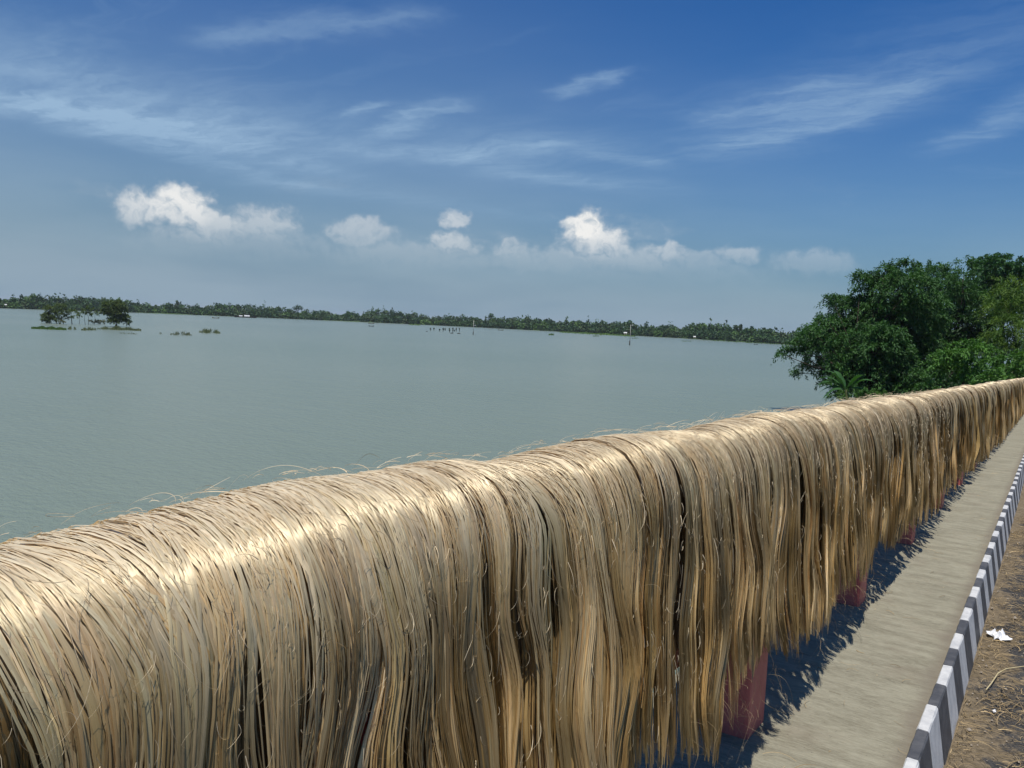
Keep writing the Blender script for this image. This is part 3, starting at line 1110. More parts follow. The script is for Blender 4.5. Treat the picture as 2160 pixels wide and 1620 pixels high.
def crown(boughs, r, leaf=(0.38, 0.17), cols=((0.022, 0.074, 0.020), (0.056, 0.142, 0.030)), density=1.0, sprays=34, droop=0.5, spray_len=0.9):
    """foliage of boughs [(x, y, z, radius)], made of drooping sprays of leaves"""
    VV, FF, CC = [], [], []
    base = 0
    for (bx, by, bz, R) in boughs:
        ns = max(6, int(sprays * R * R * 0.55 * density))
        u = unit(r, ns)
        u[:, 2] = np.where(u[:, 2] < -0.3, -u[:, 2], u[:, 2])
        rad = R * (0.35 + 0.65 * r.random(ns) ** 0.5)
        st = np.array([bx, by, bz]) + u * rad[:, None] * np.array([1, 1, 0.8])
        dirn = u + unit(r, ns) * 0.55
        dirn /= np.linalg.norm(dirn, axis=1)[:, None]
        nl = 26
        t = np.linspace(0, 1, nl)[None, :, None]
        sl = (spray_len * r.uniform(0.5, 1.25, ns))[:, None, None]
        path = st[:, None, :] + dirn[:, None, :] * sl * t
        path[:, :, 2] -= (droop * sl[:, :, 0] * t[:, :, 0] ** 2 * 1.2)
        jit = r.normal(size=path.shape) * 0.10 * spray_len
        p = (path + jit).reshape(-1, 3)
        d = np.repeat(dirn, nl, 0) * 0.7 + unit(r, len(p)) * 0.8
        d[:, 2] -= 0.25
        d /= np.linalg.norm(d, axis=1)[:, None]
        nn = unit(r, len(p)) * 0.6 + np.array([0, 0, 1.0])
        nn /= np.linalg.norm(nn, axis=1)[:, None]
        L = leaf[0] * r.uniform(0.6, 1.3, len(p))
        Wd = leaf[1] * r.uniform(0.7, 1.3, len(p))
        k = np.repeat(r.random(ns), nl)[:, None] * 0.7 + r.random((len(p), 1)) * 0.3
        c = np.array(cols[0]) * (1 - k) + np.array(cols[1]) * k
        V, F, C_ = leaf_quads(p, d, nn, L, Wd, c)
        VV.append(V)
        FF.append(F + base)
        CC.append(C_)
        base += len(V)
    return np.concatenate(VV), np.concatenate(FF), np.concatenate(CC)


def limb_mesh(base, boughs, r, r0, name='trunk', split=0.55):
    mb = MB()
    b = Vector([float(c) for c in base])
    c = Vector([0, 0, 0])
    for q in boughs:
        c += Vector(q[:3])
    c /= len(boughs)
    fork = b.lerp(Vector((c.x, c.y, c.z)), split)
    mb.tube([b, b.lerp(fork, .5) + Vector((r.normal() * .1, r.normal() * .1, 0)) * r0 * 4, fork], [r0 * 1.25, r0, r0 * .85], 8)
    for q in boughs:
        e = Vector(q[:3])
        m1 = fork.lerp(e, 0.5) + Vector((r.normal(), r.normal(), r.normal() + 0.6)) * (e - fork).length * 0.08
        mb.tube([fork, m1, e], [r0 * 0.26, r0 * 0.15, r0 * 0.05], 6)
    return mb


def tree(name, base, boughs, label, cat='tree', group=None, r0=0.25, mat=None, seed=1, **kw):
    r = np.random.default_rng(seed)
    root = empty(name, base, label, cat, group)
    o = np.array(base, float)
    V, F, C_ = crown(boughs, r, **kw)
    link('crown', np_mesh('crown', V - o, F, C_, None, mat or M_LEAF, smooth=False), root)
    mb = limb_mesh(base, boughs, r, r0)
    link('trunk', mb.mesh('trunk', M_BARK, smooth=True, origin=base), root)
    return root


def bpx(lst, rg, spread=1.5, seed=0):
    """boughs from places in the photograph at a given distance, with depth scatter"""
    r = np.random.default_rng(seed)
    o = []
    for (x, y, rp) in lst:
        d = rg + r.normal() * spread
        p = at(x, y, d)
        o.append((p[0], p[1], p[2], rp * d / FPX))
    return o


# ------------------------------------------------------------------ river bank beyond the bridge
def bank():
    r = np.random.default_rng(4)
    ys = np.arange(52, 420, 2.0)
    N = SinNoise(8, 1, 0.01, 0.08, 4)
    rows = []
    for k, (xo, h) in enumerate(((-1.0, -0.02), (-2.5, -0.25), (-6.0, None), (-11.0, None), (-13.5, -1))):
        row = []
        for yy in ys:
            zt = float(zdeck(yy)) - 0.12
            wv = float(N(np.array([yy]))[0])
            ramp_ = min(1, (yy - 52) / 12.0)
            x = xo * (0.35 + 0.65 * ramp_) + (wv * 0.8 if k > 1 else 0)
            z = {0: zt, 1: zt - 0.3, 2: zt * 0.5 + 0.3, 3: 0.35, 4: -0.6}[k]
            row.append((x, yy, z + (r.normal() * 0.06 if k in (1, 2, 3) else 0)))
        rows.append(row)
    V = np.array(rows).transpose(1, 0, 2)
    I = np.arange(V.shape[0] * V.shape[1]).reshape(V.shape[:2])
    F = np.stack([I[:-1, :-1], I[:-1, 1:], I[1:, 1:], I[1:, :-1]], -1).reshape(-1, 4)
    tag(link('river_bank', np_mesh('river_bank', V.reshape(-1, 3), F, mat=M_BANK)), kind='structure')
    mb = MB()
    mb.add([(8.6, 52, 2.7), (60, 52, 2.2), (60, 420, 2.2), (8.6, 420, 2.7)], [(0, 1, 2, 3)])
    tag(link('ground', mb.mesh('ground', M_BANK)), kind='structure')


bank()


def grass(name, label, spots, r, h=(0.3, 0.8), cols=((0.05, 0.10, 0.02), (0.12, 0.17, 0.05)), w=0.03, kind='stuff', cat='grass', parent=None, mat=None, env=None):
    P = np.array(spots, float)
    K = len(P)
    L = r.uniform(h[0], h[1], K)
    if env is not None:
        L = L * np.array(env)
    D = unit(r, K) * 0.45
    D[:, 2] = 1
    D /= np.linalg.norm(D, axis=1)[:, None]
    k = r.random((K, 1))
    c = np.array(cols[0]) * (1 - k) + np.array(cols[1]) * k
    nn = unit(r, K)
    nn[:, 2] *= 0.2
    V, F, C_ = leaf_quads(P, D, nn, L, np.full(K, w) * r.uniform(.6, 1.4, K), c, 0.12)
    o = link(name, np_mesh(name, V, F, C_, None, mat or M_GRASS, smooth=False), parent)
    if parent is None:
        tag(o, label, cat, kind=kind)
    return o


r = np.random.default_rng(77)
sp = []
for k in range(16000):
    yy = 54 + 70 * r.random() ** 1.4
    ramp_ = min(1, (yy - 52) / 12.0)
    u = r.random()
    x = -1.5 - 11.0 * u * (0.35 + 0.65 * ramp_)
    z0 = float(zdeck(yy)) - 0.3
    z = z0 + (0.3 - z0) * u
    sp.append((x, yy, z - 0.05))
grass('bank_grass', 'rough green grass on the bank below the roadside trees', sp, r, (0.3, 0.9), w=0.06)

# ------------------------------------------------------------------ near trees on the bank
A1 = [(1850, 603, 34), (1878, 618, 40), (1908, 578, 30), (1915, 615, 46), (1790, 655, 36), (1822, 668, 46), (1880, 670, 55),
      (1940, 660, 50), (1750, 700, 34), (1795, 722, 48), (1860, 738, 55), (1925, 740, 55), (1712, 716, 24), (1690, 735, 18),
      (1735, 745, 34), (1715, 775, 20), (1780, 775, 42), (1840, 800, 45), (1905, 812, 50), (1672, 735, 13), (1655, 740, 8), (1645, 745, 4), (1698, 782, 12), (1684, 788, 6), (1715, 700, 16), (1745, 680, 18), (1760, 640, 16), (1815, 592, 18), (1868, 575, 16),
      (1765, 800, 24), (1805, 822, 34), (1840, 852, 30), (1880, 862, 34), (1850, 775, 45), (1735, 720, 26)]
A1F = [(1800, 800, 30), (1830, 830, 28), (1865, 848, 26), (1770, 812, 20), (1900, 835, 30), (1845, 790, 34), (1890, 800, 34), (1930, 820, 34), (1800, 760, 30), (1845, 745, 38), (1885, 760, 34), (1820, 715, 30), (1868, 712, 32), (1770, 775, 24), (1775, 725, 20)]
tree('broadleaf_tree', onz(1850, 900), bpx(A1, 74, 1.6, 1) + bpx([(1850, 700, 60), (1900, 760, 60), (1830, 760, 55), (1920, 680, 60), (1780, 740, 40), (1790, 700, 34)], 77, 0.5, 33) + bpx(A1F, 69.5, 0.5, 31),
     'large dark green tree at the water edge with drooping boughs reaching left over the water', r0=0.32, seed=5,
     leaf=(0.27, 0.10), density=2.1, spray_len=0.85)
A2 = [(1968, 585, 30), (1985, 612, 38), (2034, 560, 14), (2030, 590, 18), (2005, 640, 48), (1960, 690, 45), (2020, 700, 50), (1990, 745, 45), (2042, 640, 34)]
tree('roadside_tree', at(2010, 830, 80), bpx(A2, 82, 1.5, 2),
     'dark tree with two small tufts on top, behind and right of the largest tree', r0=0.28, seed=6, leaf=(0.27, 0.10), density=1.9)
A3 = [(2090, 570, 30), (2120, 562, 28), (2075, 600, 28), (2140, 590, 34), (2100, 625, 40), (2060, 650, 34), (2190, 600, 40), (2170, 660, 45)]
tree('roadside_tree', at(2110, 800, 92), bpx(A3, 94, 1.5, 3),
     'tall blue-green tree rising at the right edge behind the yellow-green one', r0=0.3, seed=7, leaf=(0.38, 0.17), density=1.3,
     cols=((0.022, 0.075, 0.030), (0.045, 0.12, 0.035)))
A4 = [(2140, 610, 28), (2118, 640, 28), (2105, 665, 24), (2150, 660, 36), (2128, 700, 36), (2165, 720, 40), (2120, 735, 34), (2190, 680, 40)]
tree('bamboo_clump', at(2150, 800, 66), bpx(A4, 66, 1.2, 4),
     'yellow-green feathery clump of bamboo or young tree at the right edge', 'tree', r0=0.12, seed=8, leaf=(0.30, 0.05), density=1.7,
     cols=((0.050, 0.12, 0.018), (0.12, 0.19, 0.025)), spray_len=0.8)
A5 = [(1998, 768, 30), (2035, 745, 30), (2065, 760, 32), (2020, 785, 36), (2075, 790, 30), (1975, 778, 16), (2055, 805, 28)]
tree('leafy_shrub', at(2030, 850, 60), bpx(A5, 60, 0.8, 5),
     'light green rounded bush in front of the dark trees, just above the jute', 'shrub', r0=0.08, seed=9, leaf=(0.22, 0.10), density=1.9,
     cols=((0.045, 0.13, 0.020), (0.085, 0.20, 0.030)), spray_len=0.6)
A6 = [(2120, 775, 30), (2150, 785, 28), (2095, 805, 26), (2180, 770, 36), (2130, 810, 28)]
tree('leafy_shrub', at(2130, 850, 52), bpx(A6, 52, 0.8, 6),
     'mid green bush at the right edge directly behind the jute topped railing', 'shrub', r0=0.07, seed=10, leaf=(0.22, 0.10), density=1.7,
     cols=((0.035, 0.11, 0.018), (0.075, 0.17, 0.025)), spray_len=0.6)
A7 = [(1800, 832, 20), (1770, 842, 16), (1830, 838, 20), (1860, 845, 20)]
tree('leafy_shrub', at(1810, 880, 66), bpx(A7, 66, 0.7, 7),
     'low round bush beside the banana plant at the foot of the largest tree', 'shrub', r0=0.06, seed=11, leaf=(0.20, 0.08), density=2.2,
     cols=((0.035, 0.11, 0.018), (0.08, 0.17, 0.03)), spray_len=0.45)
A8 = [(1880, 850, 26), (1940, 850, 34), (1990, 840, 36), (1950, 800, 40), (2040, 840, 30), (2090, 835, 30), (1900, 780, 40), (1990, 800, 40), (2060, 730, 40), (2050, 690, 40)]
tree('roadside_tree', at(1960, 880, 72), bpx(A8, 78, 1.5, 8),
     'filler undergrowth with shade painted into its leaves, in the gap between the largest tree and the bushes', r0=0.15, seed=12, leaf=(0.36, 0.18), density=1.3,
     cols=((0.014, 0.045, 0.014), (0.03, 0.08, 0.02)))  # leaf colour darkened to stand for shade inside the foliage


# banana plant
def banana():
    base = at(1792, 868, 64)
    root = empty('banana_plant', base, 'banana plant with broad arching leaves at the left foot of the trees', 'banana plant')
    mb = MB()
    crown_p = at(1785, 822, 64)
    mb.tube([base, crown_p], [0.16, 0.11], 8)
    link('stem', mb.mesh('stem', mat_plain('banana_stem', (0.10, 0.13, 0.04, 1), (0.18, 0.17, 0.07, 1), 3), origin=base), root)
    tips = [(1737, 788), (1720, 806), (1716, 822), (1724, 836), (1732, 850), (1756, 786), (1822, 796), (1846, 812), (1838, 838)]
    mleaf = M_LEAF
    for k, (tx, ty) in enumerate(tips):
        tip = at(tx, ty, 64 + random.uniform(-1, 1))
        s = np.array(crown_p)
        n = 12
        rows = []
        L = np.linalg.norm(tip - s)
        for i in range(n + 1):
            t = i / n
            p = s + (tip - s) * t
            p[2] += math.sin(t * math.pi * 0.9) * L * 0.28
            w = 0.27 * math.sin(min(1, t * 1.05 + 0.02) * math.pi) ** 0.6 * (0.15 if t < 0.1 else 1)
            d = (tip - s) / L
            sd = np.cross(d, (0, 0, 1))
            sd = sd / (np.linalg.norm(sd) + 1e-6)
            sd[2] += random.uniform(-.25, .25)
            rows.append([p - sd * w + np.array([0, 0, -0.25 * w]), p, p + sd * w + np.array([0, 0, -0.25 * w])])
        V = np.array(rows).reshape(-1, 3) - np.array(base)
        I = np.arange((n + 1) * 3).reshape(n + 1, 3)
        F = np.stack([I[:-1, :-1], I[:-1, 1:], I[1:, 1:], I[1:, :-1]], -1).reshape(-1, 4)
        c = np.tile(np.array([[0.040, 0.115, 0.032]]), (len(V), 1)) * random.uniform(0.8, 1.2)
        link('leaf', np_mesh('leaf', V, F, c, None, mleaf), root)


banana()

# ------------------------------------------------------------------ the far shore
SH = [(-760, -150), (-640, 80), (-609, 285), (-640, 400), (-600, 500), (-500, 570), (-432, 597), (-320, 585), (-204, 552), (-140, 515), (-60, 470), (60, 430)]
SH = np.array(SH, float)
_sl = np.concatenate([[0], np.cumsum(np.hypot(*np.diff(SH, axis=0).T))])


def shore(t):
    return np.stack([np.interp(t, _sl, SH[:, 0]), np.interp(t, _sl, SH[:, 1])], -1)


def far_bank():
    n = 300
    ts = np.linspace(0, _sl[-1], n)
    P = shore(ts)
    N = SinNoise(8, 1, 0.004, 0.05, 31)
    D = P / np.linalg.norm(P, axis=1)[:, None]
    P = P + D * (N(ts) * 4)[:, None]
    V = np.zeros((n, 4, 3))
    for j, (o, z) in enumerate(((-1.5, -0.3), (2, 0.15), (12, 0.7), (4000, 1.0))):
        V[:, j, :2] = P + D * o
        V[:, j, 2] = z
    I = np.arange(n * 4).reshape(n, 4)
    F = np.stack([I[:-1, :-1], I[1:, :-1], I[1:, 1:], I[:-1, 1:]], -1).reshape(-1, 4)
    tag(link('far_shore', np_mesh('far_shore', V.reshape(-1, 3), F, mat=mat_plain('far_grass', (0.04, 0.08, 0.025, 1), (0.07, 0.12, 0.035, 1), 0.03))), kind='structure')


far_bank()
# wooded shore: hundreds of merged crowns
r = np.random.default_rng(91)


def far_crown(cx, cy, z0, h, w, r, nq, cs, card=(0.9, 1.9), flat=1.0):
    """points of a distant crown: card-like leaf clumps through the crown's volume"""
    u = unit(r, nq)
    rad = 0.55 + 0.45 * r.random(nq) ** 0.5
    p = np.stack([cx + u[:, 0] * rad * w, cy + u[:, 1] * rad * w, z0 + h * 0.5 + u[:, 2] * rad * h * 0.5 * flat], -1)
    d = unit(r, nq)
    n = unit(r, nq) + np.array([0, 0, 0.7])
    n /= np.linalg.norm(n, axis=1)[:, None]
    L = r.uniform(card[0], card[1], nq)
    k = r.random((nq, 1))
    c = cs[0] * (1 - k) + cs[1] * k
    return leaf_quads(p - d * L[:, None] * 0.5, d, n, L, L * 0.8, c, 0.1)


TONES = [(np.array([0.030, 0.075, 0.028]), np.array([0.055, 0.115, 0.035])), (np.array([0.022, 0.06, 0.028]), np.array([0.04, 0.09, 0.035])),
         (np.array([0.06, 0.13, 0.03]), np.array([0.10, 0.18, 0.045])), (np.array([0.045, 0.085, 0.035]), np.array([0.08, 0.12, 0.05]))]
NH = SinNoise(10, 1, 0.006, 0.06, 41)
VV, FF, CC, nb = [], [], [], 0
ts = np.arange(40, _sl[-1] - 5, 2.6)
for t in ts:
    p = shore(t)
    dd = p / np.linalg.norm(p)
    for row in range(3):
        hh = (9.6 + 1.4 * float(NH(np.array([t]))[0]) + r.normal() * 0.8) * (0.62 if row == 0 else 1.0)
        hh = max(2.5, hh)
        q = p + dd * (2 + row * 8 + r.normal() * 2) + np.array([-dd[1], dd[0]]) * r.normal() * 2
        w = r.uniform(2.2, 4.6)
        V, F, C_ = far_crown(q[0], q[1], -0.6, hh, w, r, 120, TONES[r.choice(4, p=[.45, .25, .12, .18])])
        VV.append(V); FF.append(F + nb); CC.append(C_); nb += len(V)
        if row and r.random() < 0.10:       # a narrower head rising a little
            V, F, C_ = far_crown(q[0], q[1], hh * 0.6, hh * r.uniform(0.55, 0.75), w * 0.4, r, 16, TONES[r.choice(4)])
            VV.append(V); FF.append(F + nb); CC.append(C_); nb += len(V)
wood = link('shore_woodland', np_mesh('shore_woodland', np.concatenate(VV), np.concatenate(FF), np.concatenate(CC), None, M_FAR, smooth=False))
tag(wood, 'long low belt of village trees along the far shore of the water', 'woodland', kind='stuff')


def far_tree(px, top, w_px, label, group=None, tone=0, shape='round', seed=0, bottom=None, back=14):
    """a single tree that stands out above the far belt"""
    r = np.random.default_rng(seed + 500)
    wl = px * 0.0445 + 640          # rough waterline, used only to find the shore point
    best = None
    for t in np.linspace(0, _sl[-1], 1500):
        p = shore(t)
        v = M.T @ (np.array([p[0], p[1], 0]) - np.array([0, 0, CAMZ]))
        x = 1080 + FPX * v[0] / -v[2]
        if v[2] < 0 and (best is None or abs(x - px) < best[0]):
            best = (abs(x - px), p)
    p = best[1]
    rg = np.linalg.norm(p) + back
    d = p / np.linalg.norm(p)
    base = np.array([d[0] * rg, d[1] * rg, 0.8])
    h = at(px, top, rg)[2] - 0.8
    w = w_px * rg / FPX / 2
    root = empty('village_tree', base, label, 'tree', group)
    mb = MB()
    if shape == 'palm':
        mb.tube([(0, 0, 0), (0.2, 0, h * .5), (0, 0.1, h - 1)], [0.28, 0.2, 0.16], 6)
        K = 46
        u = unit(r, K)
        u[:, 2] = abs(u[:, 2]) * 0.6
        P = np.tile(np.array([[0, 0.1, h - 1.0]]), (K, 1))
        c = np.tile(np.array([[0.04, 0.09, 0.03]]), (K, 1))
        V, F, C_ = leaf_quads(P, u, unit(r, K), np.full(K, w * 1.1), np.full(K, 0.5), c, 0.5)
    else:
        mb.tube([(0, 0, 0), (0.2, 0, h * .4), (0, 0.1, h * .75)], [0.5, 0.35, 0.15], 6)
        VV, FF, CC, nb = [], [], [], 0
        if shape == 'round':
            bl = [(0, 0, h - w * 1.1, w)] + [(r.normal() * w * .5, r.normal() * w * .5, h - w * r.uniform(1.2, 2.0), w * .7) for _ in range(4)]
        elif shape == 'umbrella':
            bl = [(k * w * .35, 0, h - w * .45 - abs(k) * w * .14, w * .42) for k in (-2, -1, 0, 1, 2)] + [(0, 0, h - w * .9, w * .4)]
        else:
            bl = [(r.normal() * w * .25, r.normal() * w * .25, h * z_, w * (.55 + .3 * math.sin(z_ * 3))) for z_ in (.3, .38, .46, .54, .62, .70, .78, .86, .93)]
        for (x, y, z, R) in bl:
            V, F, C_ = far_crown(x, y, z - R * .7, R * 1.5, R, r, 40, TONES[tone], card=(0.7, 1.5))
            VV.append(V); FF.append(F + nb); CC.append(C_); nb += len(V)
        V, F, C_ = np.concatenate(VV), np.concatenate(FF), np.concatenate(CC)
    link('crown', np_mesh('crown', V, F, C_, None, M_FAR, smooth=False), root)
    link('trunk', mb.mesh('trunk', M_BARK, smooth=True), root)
    return root


far_tree(627, 641, 24, 'dark solitary round tree standing high above the belt, right of the white roofed boat', tone=1, shape='umbrella', seed=1)
far_tree(373, 634, 8, 'narrow reddish topped tree rising from the belt right of the left islet', tone=3, shape='tall', seed=2)
far_tree(168, 627, 16, 'peaked dark tree in the far belt above the drowned trees on the left', tone=1, shape='tall', seed=3)
far_tree(922, 661, 22, 'dark domed tree just above the drowned stakes', tone=1, shape='round', seed=4)
far_tree(1034, 662, 14, 'pale topped tree right of the nearer pole on the far shore', tone=0, shape='tall', seed=5)
far_tree(1110, 668, 8, 'thin tree poking above the belt in the centre of the far shore', tone=0, shape='tall', seed=6)
far_tree(1222, 675, 12, 'rounded head of a tree left of the white hut on the far shore', tone=1, shape='round', seed=7)
far_tree(1397, 683, 26, 'flat topped dark tree right of the tallest pole', tone=1, shape='umbrella', seed=8)
far_tree(1550, 686, 12, 'left one of the pair of tall tufted trees near the big near tree', tone=3, shape='tall', seed=9)
far_tree(1560, 684, 9, 'right one of the pair of tall tufted trees near the big near tree', tone=3, shape='tall', seed=10)
far_tree(1512, 691, 10, 'small tufted tree just left of the tall pair on the far shore', tone=3, shape='tall', seed=11)
far_tree(1622, 693, 8, 'slim pointed tree on the far shore nearest the big near tree', tone=0, shape='tall', seed=12)
far_tree(735, 657, 22, 'broad spreading tree above the small dark boat', tone=1, shape='umbrella', seed=13)
far_tree(836, 659, 9, 'small round tufted tree between the dark boat and the stakes', tone=1, shape='round', seed=14)
far_tree(1681, 691, 40, 'dark dome of a large tree half hidden behind the near tree boughs', tone=1, shape='round', seed=15)
far_tree(288, 637, 10, 'small dark tuft above the belt right of the left islet', tone=1, shape='round', seed=16)


# ------------------------------------------------------------------ drowned islet on the left
def bush_at(name, lst, rg, base_px, label, group=None, cols=((0.05, 0.09, 0.02), (0.11, 0.15, 0.04)), seed=0, dens=1.0, cat='tree', stems=3, r0=0.10, leaf=(0.34, 0.16)):
    r = np.random.default_rng(seed + 60)
    base = onz(*base_px)
    base[2] = -0.1
    rg = math.hypot(base[0], base[1])
    bl = []
    for (x, y, rp) in lst:
        d = rg + r.normal() * 0.8
        p = at(x, y, d)
        bl.append((p[0], p[1], p[2], rp * d / FPX))
    root = empty(name, base, label, cat, group)
    V, F, C_ = crown(bl, r, leaf=leaf, cols=cols, density=dens, sprays=38, spray_len=0.7, droop=0.3)
    link('crown', np_mesh('crown', V - base, F, C_, None, M_LEAF, smooth=False), root)
    for k in range(stems):
        mb = MB()
        q = bl[int(r.integers(0, len(bl)))]
        b = Vector((base[0] + r.normal() * .4, base[1] + r.normal() * .4, -0.2))
        e = Vector(q[:3])
        mb.tube([b, b.lerp(e, .5) + Vector((r.normal() * .2, r.normal() * .2, 0)), e], [r0, r0 * .7, r0 * .3], 5)
        link('trunk', mb.mesh('trunk', M_BARK, smooth=True, origin=base), root)
    return root


bush_at('drowned_tree', [(103, 652, 7), (98, 668, 8), (108, 674, 9), (112, 662, 8), (95, 677, 6)], 236, (104, 682),
        'dense bushy tree standing in the water, leftmost of the islet', seed=1, dens=1.5)
bush_at('drowned_tree', [(128, 648, 8), (132, 660, 8), (122, 658, 8), (136, 670, 6), (120, 672, 6)], 240, (127, 683),
        'leafy tree with open base right behind the leftmost bush of the islet', seed=2, dens=1.0)
bush_at('drowned_tree', [(150, 657, 6), (146, 665, 5), (158, 668, 4)], 240, (152, 684),
        'thin drowned tree with a small crown, third from the left of the islet', seed=3, dens=.9, stems=2, r0=.07)
bush_at('drowned_tree', [(166, 660, 4), (168, 666, 3)], 240, (165, 683),
        'very small drowned tree between two thin ones in the islet', seed=4, dens=.9, stems=1, r0=.06)
bush_at('drowned_tree', [(182, 653, 6), (186, 664, 5), (178, 662, 4)], 240, (184, 685),
        'thin tall drowned tree with bare stem in the middle of the islet', seed=5, dens=1, stems=2, r0=.07)
bush_at('drowned_tree', [(197, 655, 4), (200, 662, 3), (195, 664, 3)], 240, (197, 684),
        'slight drowned sapling just left of the biggest bush of the islet', seed=6, dens=1, stems=1, r0=.06)
bush_at('drowned_tree', [(232, 648, 13), (251, 645, 11), (240, 662, 14), (225, 660, 10), (258, 655, 9), (262, 670, 9), (248, 675, 12), (266, 680, 7), (238, 677, 9)], 250, (248, 689),
        'largest and densest bush of the islet, on its right', seed=7, dens=1.6, stems=5)
for k, (x, y, rp) in enumerate(((131, 679, 3), (204, 679, 4), (191, 679, 2.5), (217, 679, 3.5))):
    bush_at('drowned_sapling', [(x, y, rp)], 240, (x, y + 5), ('tiny leafy tuft in the water below the second tree of the islet',
            'small brown leafy tuft in the water left of the biggest bush', 'tiny tuft below the slight sapling of the islet',
            'small tuft touching the left foot of the biggest bush')[k], seed=20 + k, dens=2, stems=1, r0=.04, cat='shrub', cols=((0.06, 0.08, 0.03), (0.12, 0.12, 0.05)))


def weed(name, x0, x1, y0, y1, n, label, h, cols, seed, w=0.06, lumps=6, cat='water weed'):
    r = np.random.default_rng(seed)
    cx = r.uniform(x0, x1, lumps)
    sp = []
    env = []
    for k in range(n):
        if lumps > 1:
            x = cx[r.integers(0, lumps)] + r.normal() * (x1 - x0) * 0.07
        else:
            x = r.uniform(x0, x1)
        x = min(max(x, x0), x1)
        u = (x - x0) / (x1 - x0)
        yc = y0 + (y1 - y0) * u
        p = onz(x, yc + r.normal() * 0.8)
        p[2] = -0.03
        sp.append(p)
        env.append(0.25 + 0.75 * math.sin(math.pi * u) ** 0.7 * (0.6 + 0.4 * math.sin(u * 23 + seed)))
    return grass(name, label, sp, r, h, cols, w, cat=cat, env=env)


G1 = ((0.05, 0.11, 0.02), (0.10, 0.17, 0.03))
G2 = ((0.09, 0.12, 0.05), (0.16, 0.17, 0.09))
G3 = ((0.10, 0.12, 0.07), (0.17, 0.17, 0.11))
weed('floating_weed', 66, 140, 692, 695, 5200, 'bright green flat raft of weed floating in front of the left islet', (0.25, 0.85), G1, 1, 0.12, 1)
weed('water_reeds', 143, 162, 694, 695, 260, 'sparse olive reeds at the right end of the green weed raft', (0.3, 1.2), G2, 2, 0.09, 4)
weed('water_reeds', 172, 206, 696, 696, 500, 'sparse olive reeds in front of the thin drowned trees', (0.3, 1.2), G2, 3, 0.09, 6)
weed('water_reeds', 206, 297, 694, 697, 1900, 'long patch of olive reeds below the biggest islet bush', (0.4, 1.5), G2, 4, 0.09, 16)
weed('water_reeds', 252, 292, 703, 705, 160, 'few dark stems in the water, nearest row below the islet', (0.15, 0.6), G3, 5, 0.09, 5)
weed('water_reeds', 333, 345, 704, 705, 30, 'scarcely visible stems left of the two reed patches in open water', (0.2, 0.8), G3, 6, 0.07, 2)
weed('water_reeds', 360, 404, 706, 707, 420, 'left patch of grey-green reeds standing in open water', (0.3, 1.5), G3, 7, 0.08, 8)
weed('water_reeds', 420, 464, 701, 703, 900, 'right fuller patch of grey-green reeds in open water', (0.4, 2.0), G2, 8, 0.08, 9)
weed('floating_weed', 1157, 1169, 706, 706, 260, 'small olive clump of weed drifting off the middle far shore', (0.3, 1.0), G1, 9, 0.3, 1)
weed('floating_weed', 1250, 1264, 709, 709, 200, 'thin dark weed raft left of the tallest pole', (0.2, 0.5), G1, 10, 0.3, 1)
weed('floating_weed', 1332, 1348, 713, 714, 160, 'thin weed streak directly right of the tallest pole', (0.15, 0.4), G1, 11, 0.3, 1)
weed('floating_weed', 1436, 1458, 719, 720, 160, 'thin dark weed streak below the small white hut', (0.15, 0.4), G1, 12, 0.3, 1)
weed('shore_grass', 1180, 1340, 700, 709, 2600, 'bright green grassy strip at the foot of the far trees', (0.5, 1.4), ((0.09, 0.17, 0.03), (0.15, 0.24, 0.05)), 13, 0.7, 1, 'grass')
weed('shore_grass', 862, 888, 684, 685, 500, 'small bright green patch at the far water edge left of the stakes', (0.5, 1.2), ((0.09, 0.17, 0.03), (0.15, 0.24, 0.05)), 14, 0.7, 1, 'grass')
weed('shore_grass', 1480, 1650, 716, 726, 1500, 'low dull green grass along the right end of the far shore', (0.4, 1.0), ((0.06, 0.12, 0.03), (0.10, 0.17, 0.05)), 15, 0.6, 1, 'grass')

# drowned stakes with clinging leaves, off the middle of the far shore
SN = [(908, 694, 5), (915, 694, 4), (927, 696, 4), (934.5, 695, 6), (939, 694.5, 4), (948, 696, 7), (955, 696, 8), (958.5, 697, 3), (962, 695, 6), (969, 695, 6)]
SL = ['leftmost dark leafy stake of the row in the water', 'second dark stake from the left in the water row', 'short stake standing a little lower, third from the left',
      'tall stake left of the row centre with a pale side', 'thin pale stake just right of the tall one', 'bushy stake with pale twigs at its left foot',
      'tallest dark stake of the row', 'tiny stake beside the tallest one', 'dark stake second from the right of the row', 'rightmost stake of the row, bent at the top']
for k, (x, y, hp) in enumerate(SN):
    r = np.random.default_rng(k + 900)
    b = onz(x, y + hp * 0.7)
    rg = math.hypot(b[0], b[1])
    h = hp * rg / FPX * 1.25
    root = empty('drowned_stake', (b[0], b[1], 0), SL[k], 'stake', 'stakes standing in the water')
    mb = MB()
    mb.tube([(0, 0, -.3), (0.1, 0, h * .6), (0.25 * r.normal(), 0, h)], [0.16, 0.13, 0.07], 6)
    link('stem', mb.mesh('stem', M_WOOD, smooth=True), root)
    V, F, C_ = far_crown(0, 0, h * 0.35, h * 0.7, 0.34, r, 26, (np.array([0.025, 0.045, 0.02]), np.array([0.07, 0.09, 0.04])), card=(0.3, 0.6))
    link('foliage', np_mesh('foliage', V, F, C_, None, M_FAR, smooth=False), root)
